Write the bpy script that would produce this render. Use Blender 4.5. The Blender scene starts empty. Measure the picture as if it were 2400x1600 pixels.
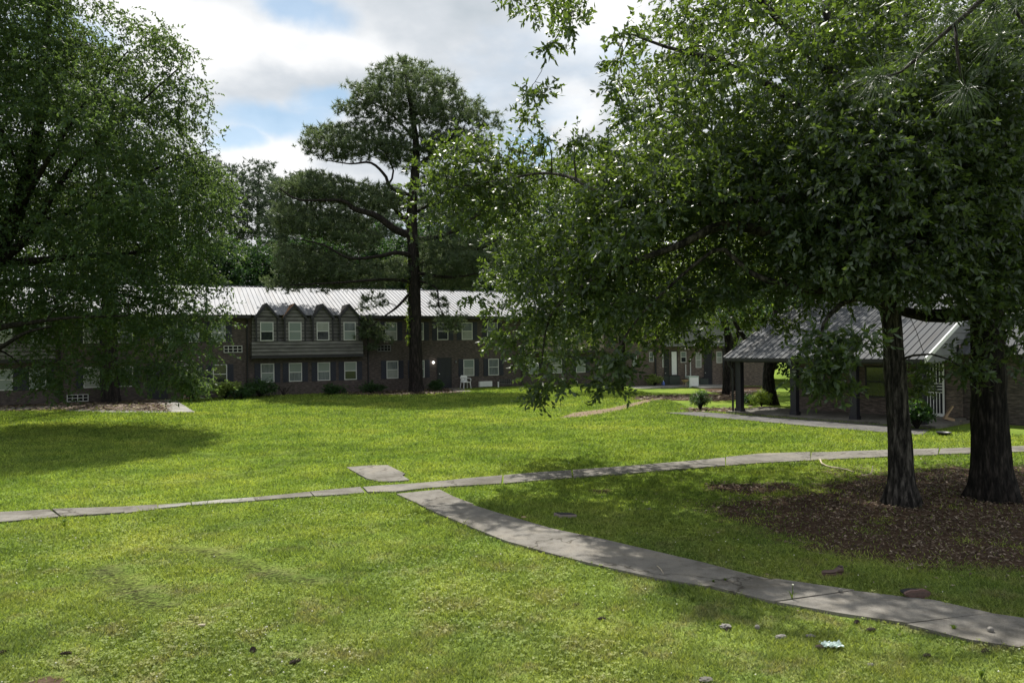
import bpy, math, random
import numpy as np
from mathutils import Vector, Matrix, noise as mnoise
rng = np.random.default_rng(7)
random.seed(7)
scene = bpy.context.scene
COL = scene.collection
# ------------------------------------------------------------------ camera
FPX, H0, PITCH, ROLL = 1733.0, 2.94, 0.0046, 0.0124
Fv = Vector((0, math.cos(PITCH), math.sin(PITCH)))
U0 = Vector((0, -math.sin(PITCH), math.cos(PITCH))); R0 = Vector((1, 0, 0))
Uv = U0 * math.cos(ROLL) + R0 * math.sin(ROLL)
Rv = R0 * math.cos(ROLL) - U0 * math.sin(ROLL)
CAM = Vector((0, 0, H0))
cam = bpy.data.cameras.new('camera'); camo = bpy.data.objects.new('camera', cam); COL.objects.link(camo)
cam.sensor_width = 36; cam.lens = 36 * FPX / 2400; cam.clip_end = 3000; cam.clip_start = 0.05
m = Matrix((Rv, Uv, -Fv)).transposed().to_4x4(); m.translation = CAM; camo.matrix_world = m
scene.camera = camo

def sstep(t):
    t = np.clip(t, 0, 1); return t * t * (3 - 2 * t)
def HT(x, y):
    """height of the ground: level lawn that dips gently at the far right"""
    return -0.7 * sstep((np.asarray(y, float) - 40) / 18) * sstep((np.asarray(x, float) - 5.5) / 5.5)
def ray(u, v): return Fv * FPX + Rv * (u - 1200) - Uv * (v - 800)
def P(u, v, Y):
    d = ray(u, v); return CAM + d * (Y / d.y)
def G(u, v, dz=0.0):
    d = ray(u, v); z = 0.0
    for _ in range(12):
        p = CAM + d * ((z - H0) / d.z); z = float(HT(p.x, p.y)) + dz
    return p
def Gl(lst): return [G(*p) for p in lst]

# ------------------------------------------------------------------ materials
def new_mat(name):
    mt = bpy.data.materials.new(name); mt.use_nodes = True
    nt = mt.node_tree; nt.nodes.clear()
    return mt, nt
class NT:
    def __init__(s, nt): s.nt = nt
    def n(s, t, **kw):
        nd = s.nt.nodes.new(t)
        for k, v in kw.items():
            if k in nd.inputs.keys() if isinstance(k, str) else False: pass
            setattr(nd, k, v)
        return nd
    def l(s, a, b): s.nt.links.new(a, b)
    def noise(s, vec, scale, detail=4, rough=.55):
        nd = s.n('ShaderNodeTexNoise'); nd.inputs['Scale'].default_value = scale
        nd.inputs['Detail'].default_value = detail; nd.inputs['Roughness'].default_value = rough
        if vec is not None: s.l(vec, nd.inputs['Vector'])
        return nd.outputs['Fac']
    def ramp(s, fac, stops):
        nd = s.n('ShaderNodeValToRGB'); cr = nd.color_ramp
        while len(cr.elements) < len(stops): cr.elements.new(0.5)
        for e, (p, c) in zip(cr.elements, stops):
            e.position = p; e.color = (*c, 1) if len(c) == 3 else c
        s.l(fac, nd.inputs[0]); return nd.outputs[0]
    def mix(s, fac, a, b, mode='MIX'):
        nd = s.n('ShaderNodeMix'); nd.data_type = 'RGBA'; nd.blend_type = mode
        for sock, v in ((nd.inputs[0], fac), (nd.inputs[6], a), (nd.inputs[7], b)):
            if isinstance(v, (int, float)): sock.default_value = v
            elif isinstance(v, tuple): sock.default_value = (*v, 1)
            else: s.l(v, sock)
        return nd.outputs[2]
    def math(s, op, a, b=None, c=None):
        nd = s.n('ShaderNodeMath'); nd.operation = op
        for i, v in enumerate((a, b, c)):
            if v is None: continue
            if isinstance(v, (int, float)): nd.inputs[i].default_value = v
            else: s.l(v, nd.inputs[i])
        return nd.outputs[0]
    def mapping(s, vec, scale=(1, 1, 1), rot=(0, 0, 0), loc=(0, 0, 0)):
        nd = s.n('ShaderNodeMapping'); nd.inputs['Scale'].default_value = scale
        nd.inputs['Rotation'].default_value = rot; nd.inputs['Location'].default_value = loc
        s.l(vec, nd.inputs['Vector']); return nd.outputs[0]
    def bump(s, h, strength=.5, dist=.02):
        nd = s.n('ShaderNodeBump'); nd.inputs['Strength'].default_value = strength
        nd.inputs['Distance'].default_value = dist; s.l(h, nd.inputs['Height']); return nd.outputs[0]
    def attr(s, name):
        nd = s.n('ShaderNodeAttribute'); nd.attribute_name = name; return nd.outputs['Fac']
    def pbsdf(s, col, rough=.8, metal=0, spec=.5, normal=None):
        nd = s.n('ShaderNodeBsdfPrincipled')
        if isinstance(col, tuple): nd.inputs['Base Color'].default_value = (*col, 1)
        else: s.l(col, nd.inputs['Base Color'])
        if isinstance(rough, (int, float)): nd.inputs['Roughness'].default_value = rough
        else: s.l(rough, nd.inputs['Roughness'])
        nd.inputs['Metallic'].default_value = metal
        nd.inputs['Specular IOR Level'].default_value = spec
        if normal is not None: s.l(normal, nd.inputs['Normal'])
        return nd.outputs[0]
    def out(s, sh):
        o = s.n('ShaderNodeOutputMaterial'); s.l(sh, o.inputs[0])
def pos(N):  # world position
    return N.n('ShaderNodeNewGeometry').outputs['Position']
def objco(N): return N.n('ShaderNodeTexCoord').outputs['Object']

def simple(name, col, rough=.7, metal=0, var=.15, scale=6, bump=0, spec=.5, aniso=(1, 1, 1)):
    mt, nt = new_mat(name); N = NT(nt)
    v = N.mapping(objco(N), aniso)
    f = N.noise(v, scale, 5)
    c = N.ramp(f, [(.3, tuple(x * (1 - var) for x in col)), (.7, tuple(min(1, x * (1 + var)) for x in col))])
    nrm = N.bump(N.noise(v, scale * 6, 4), bump, .01) if bump else None
    N.out(N.pbsdf(c, rough, metal, spec, nrm)); return mt

def brick_mat(name, c1, c2, mortar):
    mt, nt = new_mat(name); N = NT(nt)
    o = objco(N)
    sp = N.n('ShaderNodeSeparateXYZ'); N.l(o, sp.inputs[0])
    cb = N.n('ShaderNodeCombineXYZ')
    N.l(N.math('ADD', sp.outputs[0], sp.outputs[1]), cb.inputs[0]); N.l(sp.outputs[2], cb.inputs[1])
    b = N.n('ShaderNodeTexBrick'); N.l(cb.outputs[0], b.inputs['Vector'])
    b.inputs['Scale'].default_value = 1; b.inputs['Brick Width'].default_value = .21; b.inputs['Row Height'].default_value = .075
    b.inputs['Mortar Size'].default_value = .008; b.inputs['Bias'].default_value = -.1
    b.inputs['Color1'].default_value = (*c1, 1); b.inputs['Color2'].default_value = (*c2, 1); b.inputs['Mortar'].default_value = (*mortar, 1)
    n1 = N.noise(o, 1.3, 5)
    n2 = N.noise(N.mapping(o, (3, 3, 14)), 1.5, 3)
    c = N.mix(N.math('MULTIPLY', n1, .7), b.outputs['Color'], tuple(x * .55 for x in c1))
    c = N.mix(N.ramp(n2, [(.45, (0, 0, 0)), (.7, (1, 1, 1))]), c, tuple(x * 1.5 for x in c2))
    N.out(N.pbsdf(c, .9, 0, .3, N.bump(b.outputs['Fac'], -.5, .01))); return mt

def bark_mat(name, dark, light, sc=1.0):
    mt, nt = new_mat(name); N = NT(nt)
    p = pos(N)
    a = N.noise(N.mapping(p, (16 * sc, 16 * sc, 3.2 * sc)), 1, 6, .65)
    b = N.noise(N.mapping(p, (3, 3, 1)), 1, 4)
    c = N.ramp(a, [(.42, dark), (.54, tuple(x * .35 for x in light)), (.66, light)])
    c = N.mix(N.math('MULTIPLY', b, .3), c, tuple(x * .3 for x in light))
    N.out(N.pbsdf(c, .95, 0, .2, N.bump(a, .9, .03))); return mt

def leaf_mat(name, c1, c2, trans, rough=.42, spec=.5, tfac=.38, sc=.5):
    mt, nt = new_mat(name); N = NT(nt)
    f = N.noise(pos(N), sc, 3)
    r = N.attr('tint')
    t = N.math('ADD', N.math('MULTIPLY', f, .5), N.math('MULTIPLY', r, .5))
    c = N.ramp(t, [(.3, c1), (.7, c2)])
    pb = N.pbsdf(c, rough, 0, spec)
    tr = N.n('ShaderNodeBsdfTranslucent')
    N.l(N.mix(t, tuple(x * .7 for x in trans), trans), tr.inputs[0])
    mx = N.n('ShaderNodeMixShader'); mx.inputs[0].default_value = tfac
    N.l(pb, mx.inputs[1]); N.l(tr.outputs[0], mx.inputs[2])
    N.out(mx.outputs[0]); return mt

def lawn_colour(N):
    """colour of the turf by place: lush, dry and clover patches"""
    p = pos(N)
    big = N.noise(N.mapping(p, (1, 1, 0)), .22, 4)
    mid = N.noise(N.mapping(p, (1, 1, 0)), 1.6, 5, .65)
    c = N.ramp(big, [(.32, (.145, .214, .050)), (.5, (.190, .266, .058)), (.68, (.250, .306, .076))])
    dry = N.ramp(mid, [(.50, (0, 0, 0)), (.72, (1, 1, 1))])
    sp = N.n('ShaderNodeSeparateXYZ'); N.l(p, sp.inputs[0])
    near = N.n('ShaderNodeMapRange'); N.l(sp.outputs[1], near.inputs[0])
    near.inputs[1].default_value = 13; near.inputs[2].default_value = 7; near.inputs[3].default_value = .2; near.inputs[4].default_value = .95
    nf = N.n('ShaderNodeMapRange'); N.l(sp.outputs[1], nf.inputs[0]); nf.inputs[1].default_value = 15; nf.inputs[2].default_value = 7; nf.inputs[3].default_value = 0; nf.inputs[4].default_value = .5
    c = N.mix(nf.outputs[0], c, (.190, .222, .086))
    pt = N.noise(N.mapping(p, (1, 1, 0)), .75, 5, .6)
    c = N.mix(1.0, c, N.ramp(pt, [(.36, (.74, .80, .8)), (.5, (1, 1, 1)), (.64, (1.16, 1.08, 1.1))]), 'MULTIPLY')
    c = N.mix(N.math('MULTIPLY', dry, near.outputs[0]), c, (.25, .225, .14))
    return c

M = {}
def mk_ground():
    mt, nt = new_mat('lawn'); N = NT(nt); p = pos(N)
    c = lawn_colour(N)
    fine = N.noise(N.mapping(p, (1, 1, 0)), 26, 4, .7)
    fine2 = N.noise(N.mapping(p, (5, 9, 0)), 1.0, 5, .7)
    c = N.mix(1.0, c, N.ramp(fine, [(.34, (.30, .34, .28)), (.5, (.85, .87, .78)), (.68, (1.35, 1.3, 1.2))]), 'MULTIPLY')
    c = N.mix(1.0, c, N.ramp(fine2, [(.3, (.72, .78, .7)), (.7, (1.15, 1.12, 1.05))]), 'MULTIPLY')
    sol = N.ramp(N.noise(N.mapping(p, (1, 1, 0)), 9, 5, .7), [(.3, (.045, .03, .022)), (.6, (.10, .07, .05)), (.75, (.20, .16, .12))])
    d = N.attr('dirt_shade')
    nz = N.noise(N.mapping(p, (1, 1, 0)), 3.0, 6, .7)
    dm = N.ramp(N.math('ADD', d, N.math('MULTIPLY', N.math('SUBTRACT', nz, .5), 1.1)), [(.38, (0, 0, 0)), (.62, (1, 1, 1))])
    c = N.mix(dm, c, sol)
    w = N.math('MULTIPLY', N.attr('wear_shade'), N.ramp(N.noise(N.mapping(p, (1, 1, 0)), 14, 4, .7), [(.35, (.1, .1, .1)), (.6, (1, 1, 1))]))
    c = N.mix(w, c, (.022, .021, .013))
    s = N.math('MULTIPLY', N.attr('sand'), 1.0)
    c = N.mix(s, c, N.ramp(nz, [(.3, (.17, .125, .09)), (.7, (.25, .20, .15))]))
    N.out(N.pbsdf(c, 1, 0, 0.0, N.bump(fine, .8, .03))); M['lawn'] = mt
    mt, nt = new_mat('grass_blade'); N = NT(nt)
    c = lawn_colour(N); r = N.attr('tint')
    c = N.mix(1.0, c, N.ramp(r, [(0, (.34, .40, .34)), (.45, (1.0, 1.0, .95)), (.9, (1.6, 1.5, 1.4)), (1, (2.4, 2.1, 2.6))]), 'MULTIPLY')
    pb = N.pbsdf(c, .6, 0, .2); tr = N.n('ShaderNodeBsdfTranslucent')
    N.l(N.mix(1.0, c, (1.5, 1.5, .7), 'MULTIPLY'), tr.inputs[0])
    mx = N.n('ShaderNodeMixShader'); mx.inputs[0].default_value = .4
    N.l(pb, mx.inputs[1]); N.l(tr.outputs[0], mx.inputs[2]); N.out(mx.outputs[0]); M['blade'] = mt
mk_ground()
def concrete(name, base, warm):
    mt, nt = new_mat(name); N = NT(nt); p = pos(N)
    a = N.noise(p, 1.1, 5, .6); b = N.noise(p, 60, 3, .7); c3 = N.noise(p, 7, 5, .7)
    c = N.mix(a, base, warm)
    c = N.mix(1.0, c, N.ramp(b, [(.3, (.72, .72, .72)), (.7, (1.15, 1.15, 1.15))]), 'MULTIPLY')
    c = N.mix(1.0, c, N.ramp(c3, [(.25, (.6, .58, .55)), (.5, (1, 1, 1))]), 'MULTIPLY')
    st = N.noise(p, .55, 6, .72); c = N.mix(1.0, c, N.ramp(st, [(.36, (.62, .60, .56)), (.52, (1, 1, 1)), (.68, (1.22, 1.18, 1.1))]), 'MULTIPLY')
    vo = N.n('ShaderNodeTexVoronoi'); vo.feature = 'DISTANCE_TO_EDGE'; vo.inputs['Scale'].default_value = .28
    wv = N.n('ShaderNodeVectorMath'); wv.operation = 'ADD'; N.l(p, wv.inputs[0]); wn_ = N.n('ShaderNodeTexNoise'); wn_.inputs['Scale'].default_value = 2.5; wn_.inputs['Detail'].default_value = 5; N.l(p, wn_.inputs['Vector']); N.l(wn_.outputs['Color'], wv.inputs[1]); N.l(wv.outputs[0], vo.inputs['Vector'])
    c = N.mix(1.0, c, N.ramp(vo.outputs['Distance'], [(0, (.35, .33, .30)), (.003, (.55, .53, .5)), (.006, (1, 1, 1))]), 'MULTIPLY')
    N.out(N.pbsdf(c, .9, 0, .25, N.bump(b, .5, .006))); return mt
M['concrete'] = concrete('concrete', (.155, .15, .138), (.215, .20, .178))
M['concrete_pale'] = concrete('pale concrete', (.24, .24, .23), (.30, .29, .265))
M['concrete_dark'] = concrete('dark concrete', (.10, .10, .10), (.14, .135, .13))
M['brick'] = brick_mat('brown brick', (.062, .050, .047), (.096, .078, .072), (.092, .088, .087))
M['brick_light'] = brick_mat('mixed brick', (.095, .075, .066), (.155, .122, .106), (.13, .122, .115))
M['siding'] = simple('weathered siding', (.135, .134, .132), .8, var=.5, scale=1.3, aniso=(1, 1, 3))
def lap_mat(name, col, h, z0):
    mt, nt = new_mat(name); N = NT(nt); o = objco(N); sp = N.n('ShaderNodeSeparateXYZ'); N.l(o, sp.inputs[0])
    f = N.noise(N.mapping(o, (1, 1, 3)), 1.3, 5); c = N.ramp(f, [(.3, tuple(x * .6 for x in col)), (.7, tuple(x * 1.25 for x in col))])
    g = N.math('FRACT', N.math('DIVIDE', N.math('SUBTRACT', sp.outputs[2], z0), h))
    c = N.mix(N.ramp(g, [(0, (1, 1, 1)), (.10, (1, 1, 1)), (.20, (0, 0, 0)), (.97, (0, 0, 0)), (1, (1, 1, 1))]), c, tuple(x * .12 for x in col))  # dark line at every board lap: the gap shadow painted into the colour
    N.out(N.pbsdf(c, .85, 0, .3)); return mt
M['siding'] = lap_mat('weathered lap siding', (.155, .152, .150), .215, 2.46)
M['siding_grey'] = simple('grey siding', (.17, .175, .185), .7, var=.12, scale=2)
M['siding_brown'] = simple('taupe siding', (.22, .18, .17), .8, var=.2, scale=1)
M['shutter'] = simple('navy shutter', (.014, .017, .034), .55)
M['dark_trim'] = simple('dark trim', (.014, .014, .018), .6)
M['black'] = simple('black paint', (.012, .012, .02), .5)
M['black_door'] = simple('black door paint', (.010, .012, .022), .38)
M['frame'] = simple('off white vinyl', (.50, .51, .50), .5, var=.08)
M['white'] = simple('white plastic', (.78, .79, .80), .4, var=.04)
M['rust'] = simple('rusted sheet', (.32, .19, .12), .8, var=.5, scale=5)
M['shingle'] = simple('dark shingle', (.07, .065, .065), .9, var=.3, scale=8)
M['brown'] = simple('worn brown leather', (.10, .065, .055), .6, var=.3, scale=20)
M['sole'] = simple('rubber sole', (.13, .078, .068), .7, var=.25, scale=30)
M['stone'] = simple('grey stone', (.19, .18, .165), .8, var=.35, scale=30, bump=.5)
M['cone'] = simple('dark cone scales', (.05, .035, .028), .9, var=.5, scale=40, bump=.8)
M['tan'] = simple('tan board', (.42, .30, .19), .8)
M['green_metal'] = simple('dark green metal', (.05, .065, .06), .5)
M['pale_green'] = simple('pale green metal', (.50, .60, .56), .5, var=.05)
M['blue'] = simple('blue plastic', (.10, .17, .55), .4)
M['red'] = simple('red print', (.5, .04, .05), .6)
M['stick'] = simple('bleached wood', (.42, .36, .27), .8, var=.3, scale=20)
M['foil'] = simple('crumpled pale plastic', (.55, .66, .62), .35, var=.2, scale=20)
M['slatgap'] = simple('black opening', (.004, .004, .005), .9)
def roof_mat(name, col, rough, metal):
    mt, nt = new_mat(name); N = NT(nt); o = objco(N)
    f = N.noise(N.mapping(o, (1.4, .35, .35)), 1.2, 5, .6)
    c = N.ramp(f, [(.3, tuple(x * .8 for x in col)), (.7, col)])
    sk = N.noise(N.mapping(o, (3.2, .25, .25)), 1.0, 5, .65); c = N.mix(N.ramp(sk, [(.52, (0, 0, 0)), (.75, (.6, .6, .6))]), c, (col[0] * .55, col[1] * .46, col[2] * .38))
    r = N.math('ADD', N.math('MULTIPLY', f, .25), rough - .12)
    N.out(N.pbsdf(c, r, metal, .5 if metal > .1 else .2)); return mt
M['roof'] = roof_mat('galvanised roof', (.24, .25, .275), .7, .2)
M['roof2'] = roof_mat('grey metal roof', (.075, .08, .088), .72, .0)
def pane_mat():
    mt, nt = new_mat('window pane with blinds'); N = NT(nt); o = objco(N)
    w = N.n('ShaderNodeTexWave'); w.wave_type = 'BANDS'; w.bands_direction = 'Z'; w.inputs['Scale'].default_value = 6.5
    w.inputs['Distortion'].default_value = .3; N.l(o, w.inputs[0])
    c = N.ramp(w.outputs['Fac'], [(.0, (.15, .19, .18)), (.4, (.24, .29, .27))])
    c = N.mix(N.math('MULTIPLY', N.noise(o, .6, 2), .6), c, (.14, .17, .17))
    N.out(N.pbsdf(c, .18, 0, .6)); return mt
M['pane'] = pane_mat()
M['pane_b'] = simple('window pane with curtain', (.13, .15, .16), .2, var=.4, scale=2, aniso=(5, 1, .6))
M['pane_c'] = simple('window pane, closed blind', (.27, .29, .27), .25, var=.12, scale=3)
M['pane_dark'] = simple('dark glass', (.02, .025, .03), .08, spec=.8)
M['bark'] = bark_mat('oak bark', (.004, .004, .004), (.12, .11, .10))
M['bark_red'] = bark_mat('pine bark', (.010, .009, .009), (.060, .050, .047), .8)
M['bark_dark'] = bark_mat('dark bark', (.004, .004, .004), (.055, .048, .043))
M['leaf_oak'] = leaf_mat('oak leaf', (.015, .032, .020), (.056, .094, .038), (.17, .26, .028), .43, .65, .40)
M['leaf_oak2'] = leaf_mat('broad oak leaf', (.014, .030, .020), (.048, .078, .036), (.15, .23, .03), .43, .7, .38)
M['leaf_left'] = leaf_mat('fine leaf', (.022, .046, .025), (.048, .088, .036), (.18, .28, .055), .55, .3, .40)
M['leaf_far'] = leaf_mat('far foliage', (.016, .042, .018), (.03, .07, .024), (.08, .17, .03), .6, .3, .3, .2)
M['leaf_bright'] = leaf_mat('sunlit foliage', (.06, .115, .02), (.10, .17, .03), (.34, .46, .04), .5, .4, .45, .3)
M['needle'] = leaf_mat('pine needle', (.048, .076, .042), (.088, .124, .068), (.19, .26, .09), .5, .4, .36, .3)
M['needle_far'] = leaf_mat('far pine needle', (.040, .060, .042), (.062, .088, .056), (.11, .16, .08), .6, .25, .28, .3)
M['needle_near'] = leaf_mat('long pine needle', (.022, .042, .02), (.045, .075, .032), (.08, .13, .035), .45, .4, .22, 2)
M['leaf_bush'] = leaf_mat('bush leaf', (.02, .05, .02), (.04, .09, .03), (.12, .25, .03))
M['leaf_pale'] = leaf_mat('pale bush leaf', (.16, .22, .06), (.28, .36, .11), (.45, .55, .12), .5, .4, .4)
def litter_mat():
    mt, nt = new_mat('dead leaf'); N = NT(nt)
    c = N.ramp(N.attr('tint'), [(0, (.035, .024, .018)), (.4, (.085, .058, .042)), (.8, (.18, .135, .10)), (1, (.34, .28, .22))])
    N.out(N.pbsdf(c, .8, 0, .3)); return mt
M['litter'] = litter_mat()
M['clover'] = simple('clover flower', (.62, .62, .50), .8)

# ------------------------------------------------------------------ mesh helpers
def tag(o, label=None, cat=None, group=None, kind=None):
    if label: o['label'] = label
    if cat: o['category'] = cat
    if group: o['group'] = group
    if kind: o['kind'] = kind
    return o
def link(name, me, mat, parent=None):
    o = bpy.data.objects.new(name, me); COL.objects.link(o)
    if mat is not None:
        for mm in (mat if isinstance(mat, (list, tuple)) else [mat]): me.materials.append(mm)
    if parent is not None: o.parent = parent
    return o
def empty(name, loc, rz=0, label=None, cat=None, group=None):
    o = bpy.data.objects.new(name, None); COL.objects.link(o); o.location = loc; o.rotation_euler = (0, 0, rz)
    o.empty_display_size = .2
    return tag(o, label, cat, group)
class MB:
    def __init__(s): s.v = []; s.f = []
    def add(s, vs, fs):
        b = len(s.v); s.v += [tuple(x) for x in vs]; s.f += [tuple(b + i for i in f) for f in fs]; return s
    def box(s, x0, x1, y0, y1, z0, z1):
        return s.add([(x0, y0, z0), (x1, y0, z0), (x1, y1, z0), (x0, y1, z0), (x0, y0, z1), (x1, y0, z1), (x1, y1, z1), (x0, y1, z1)],
                     [(0, 3, 2, 1), (4, 5, 6, 7), (0, 1, 5, 4), (1, 2, 6, 5), (2, 3, 7, 6), (3, 0, 4, 7)])
    def prism(s, poly, z0, z1):
        n = len(poly); vs = [(p[0], p[1], z0) for p in poly] + [(p[0], p[1], z1) for p in poly]
        fs = [tuple(range(n))[::-1], tuple(range(n, 2 * n))] + [(i, (i + 1) % n, n + (i + 1) % n, n + i) for i in range(n)]
        return s.add(vs, fs)
    def xprism(s, poly, x0, x1):  # poly in (y,z)
        n = len(poly); vs = [(x0, p[0], p[1]) for p in poly] + [(x1, p[0], p[1]) for p in poly]
        fs = [tuple(range(n))[::-1], tuple(range(n, 2 * n))] + [(i, (i + 1) % n, n + (i + 1) % n, n + i) for i in range(n)]
        return s.add(vs, fs)
    def yprism(s, poly, y0, y1):  # poly in (x,z)
        n = len(poly); vs = [(p[0], y0, p[1]) for p in poly] + [(p[0], y1, p[1]) for p in poly]
        fs = [tuple(range(n)), tuple(range(n, 2 * n))[::-1]] + [((i + 1) % n, i, n + i, n + (i + 1) % n) for i in range(n)]
        return s.add(vs, fs)
    def tube(s, pts, rad, k=8, cap=True, disp=None):
        pts = [Vector(p) for p in pts]; n = len(pts)
        if not hasattr(rad, '__len__'): rad = [rad] * n
        b = len(s.v); prev = None
        for i, p in enumerate(pts):
            t = (pts[min(i + 1, n - 1)] - pts[max(i - 1, 0)])
            t = t.normalized() if t.length > 1e-9 else Vector((0, 0, 1))
            if prev is None:
                a = Vector((1, 0, 0)) if abs(t.x) < .8 else Vector((0, 1, 0)); a = (a - t * a.dot(t)).normalized()
            else: a = (prev - t * prev.dot(t)).normalized()
            prev = a; c = t.cross(a)
            for j in range(k):
                th = 2 * math.pi * j / k
                r = rad[i] * (disp(th, p) if disp else 1)
                s.v.append(tuple(p + a * (math.cos(th) * r) + c * (math.sin(th) * r)))
        for i in range(n - 1):
            for j in range(k):
                s.f.append((b + i * k + j, b + i * k + (j + 1) % k, b + (i + 1) * k + (j + 1) % k, b + (i + 1) * k + j))
        if cap:
            s.f.append(tuple(b + j for j in range(k))[::-1]); s.f.append(tuple(b + (n - 1) * k + j for j in range(k)))
        return s
    def lathe(s, prof, c=(0, 0, 0), k=14):
        b = len(s.v); n = len(prof)
        for r, z in prof:
            for j in range(k):
                th = 2 * math.pi * j / k; s.v.append((c[0] + r * math.cos(th), c[1] + r * math.sin(th), c[2] + z))
        for i in range(n - 1):
            for j in range(k): s.f.append((b + i * k + j, b + i * k + (j + 1) % k, b + (i + 1) * k + (j + 1) % k, b + (i + 1) * k + j))
        s.f.append(tuple(b + j for j in range(k))[::-1]); s.f.append(tuple(b + (n - 1) * k + j for j in range(k)))
        return s
    def build(s, name, mat, parent=None, smooth=False):
        me = bpy.data.meshes.new(name); me.from_pydata(s.v, [], s.f); me.validate(); me.update()
        if smooth: me.polygons.foreach_set('use_smooth', [True] * len(me.polygons))
        return link(name, me, M[mat] if isinstance(mat, str) else mat, parent)
def np_mesh(name, V, F, mat, parent=None, tint=None, smooth=False):
    """V (n,3), F (m,3 or 4) arrays -> mesh object, tint per vertex"""
    me = bpy.data.meshes.new(name); k = F.shape[1]
    me.vertices.add(len(V)); me.vertices.foreach_set('co', V.astype(np.float32).ravel())
    me.loops.add(F.size); me.loops.foreach_set('vertex_index', F.astype(np.int32).ravel())
    me.polygons.add(len(F)); me.polygons.foreach_set('loop_start', np.arange(0, F.size, k, dtype=np.int32))
    try: me.polygons.foreach_set('loop_total', np.full(len(F), k, dtype=np.int32))
    except Exception: pass
    if tint is not None:
        a = me.attributes.new('tint', 'FLOAT', 'POINT'); a.data.foreach_set('value', tint.astype(np.float32))
    me.update(calc_edges=True)
    if smooth: me.polygons.foreach_set('use_smooth', np.ones(len(F), dtype=bool))
    return link(name, me, M[mat] if isinstance(mat, str) else mat, parent)
def in_poly(px, py, poly):
    px = np.asarray(px, float); py = np.asarray(py, float); r = np.zeros(px.shape, bool); n = len(poly)
    for i in range(n):
        x1, y1 = poly[i][0], poly[i][1]; x2, y2 = poly[(i + 1) % n][0], poly[(i + 1) % n][1]
        if y1 == y2: continue
        c = ((y1 > py) != (y2 > py)) & (px < (x2 - x1) * (py - y1) / (y2 - y1) + x1); r ^= c
    return r
def seg_dist(px, py, a, b):
    ax, ay, bx, by = a[0], a[1], b[0], b[1]; dx, dy = bx - ax, by - ay; L = dx * dx + dy * dy + 1e-9
    t = np.clip(((px - ax) * dx + (py - ay) * dy) / L, 0, 1)
    return np.hypot(px - ax - t * dx, py - ay - t * dy)
def poly_dist(px, py, poly, closed=True):
    d = np.full(np.shape(px), 1e9); n = len(poly)
    for i in range(n if closed else n - 1): d = np.minimum(d, seg_dist(px, py, poly[i], poly[(i + 1) % n]))
    return d
def nrm(a): return a / (np.linalg.norm(a, axis=-1, keepdims=True) + 1e-9)

# ------------------------------------------------------------------ paths
CROSS = [  # (far edge, near edge, joint?)
 ((-200, 1208), (-200, 1238), 0), ((0, 1198.5), (0, 1221.5), 0), ((118, 1192.5), (142, 1210), 1), ((287, 1187), (291, 1199), 1), ((371, 1182), (371, 1190), 0),
 ((447, 1176), (451, 1182), 1), ((520, 1170), (520, 1177), 0), ((593, 1164.5), (600, 1171), 1), ((727, 1151), (735, 1161), 1), ((800, 1144), (800, 1157.5), 0),
 ((848, 1140), (856, 1152), 1), ((925, 1134.5), (925, 1151.5), 0), ((990, 1130), (1008, 1142), 1), ((1108, 1118), (1100, 1136.5), 0), ((1180, 1112), (1176, 1131.6), 1),
 ((1261, 1105), (1260, 1124), 0), ((1340, 1099.5), (1340, 1118), 1), ((1420, 1094), (1420, 1111.5), 0), ((1500, 1088.5), (1500, 1105.5), 1), ((1650, 1076), (1650, 1094), 0),
 ((1700, 1071), (1700, 1089.5), 1), ((1783, 1062.5), (1783, 1083), 0), ((1900, 1059), (1900, 1077), 1), ((2074, 1053), (2074, 1069), 0), ((2200, 1049), (2200, 1064), 1),
 ((2290, 1046), (2290, 1061), 0), ((2400, 1043), (2400, 1058), 0), ((2700, 1034), (2700, 1050), 0)]
DIAG = [
 ((1030, 1146), (931, 1156), 0), ((1062, 1162), (958, 1169), 0), ((1110, 1180.5), (996, 1187.5), 1), ((1190, 1205), (1091, 1227), 0), ((1300, 1236), (1190, 1267), 0),
 ((1420, 1260), (1300, 1298), 0), ((1534, 1288), (1430, 1329), 0), ((1655, 1315), (1540, 1352), 0), ((1812, 1354.7), (1660, 1372.4), 1), ((2001, 1382), (1814, 1411), 1),
 ((2188, 1404), (1970, 1437), 0), ((2329, 1434.5), (2128, 1461), 1), ((2460, 1456), (2282, 1499), 0), ((2560, 1478), (2400, 1516), 1), ((2800, 1530), (2640, 1590), 0)]
STUB = [(812, 1097.6), (860, 1093.5), (909, 1092.5), (930, 1103), (950, 1113), (943, 1117), (960, 1127.6), (925, 1130.5), (890, 1131.5), (860, 1124), (838, 1112)]
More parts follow.
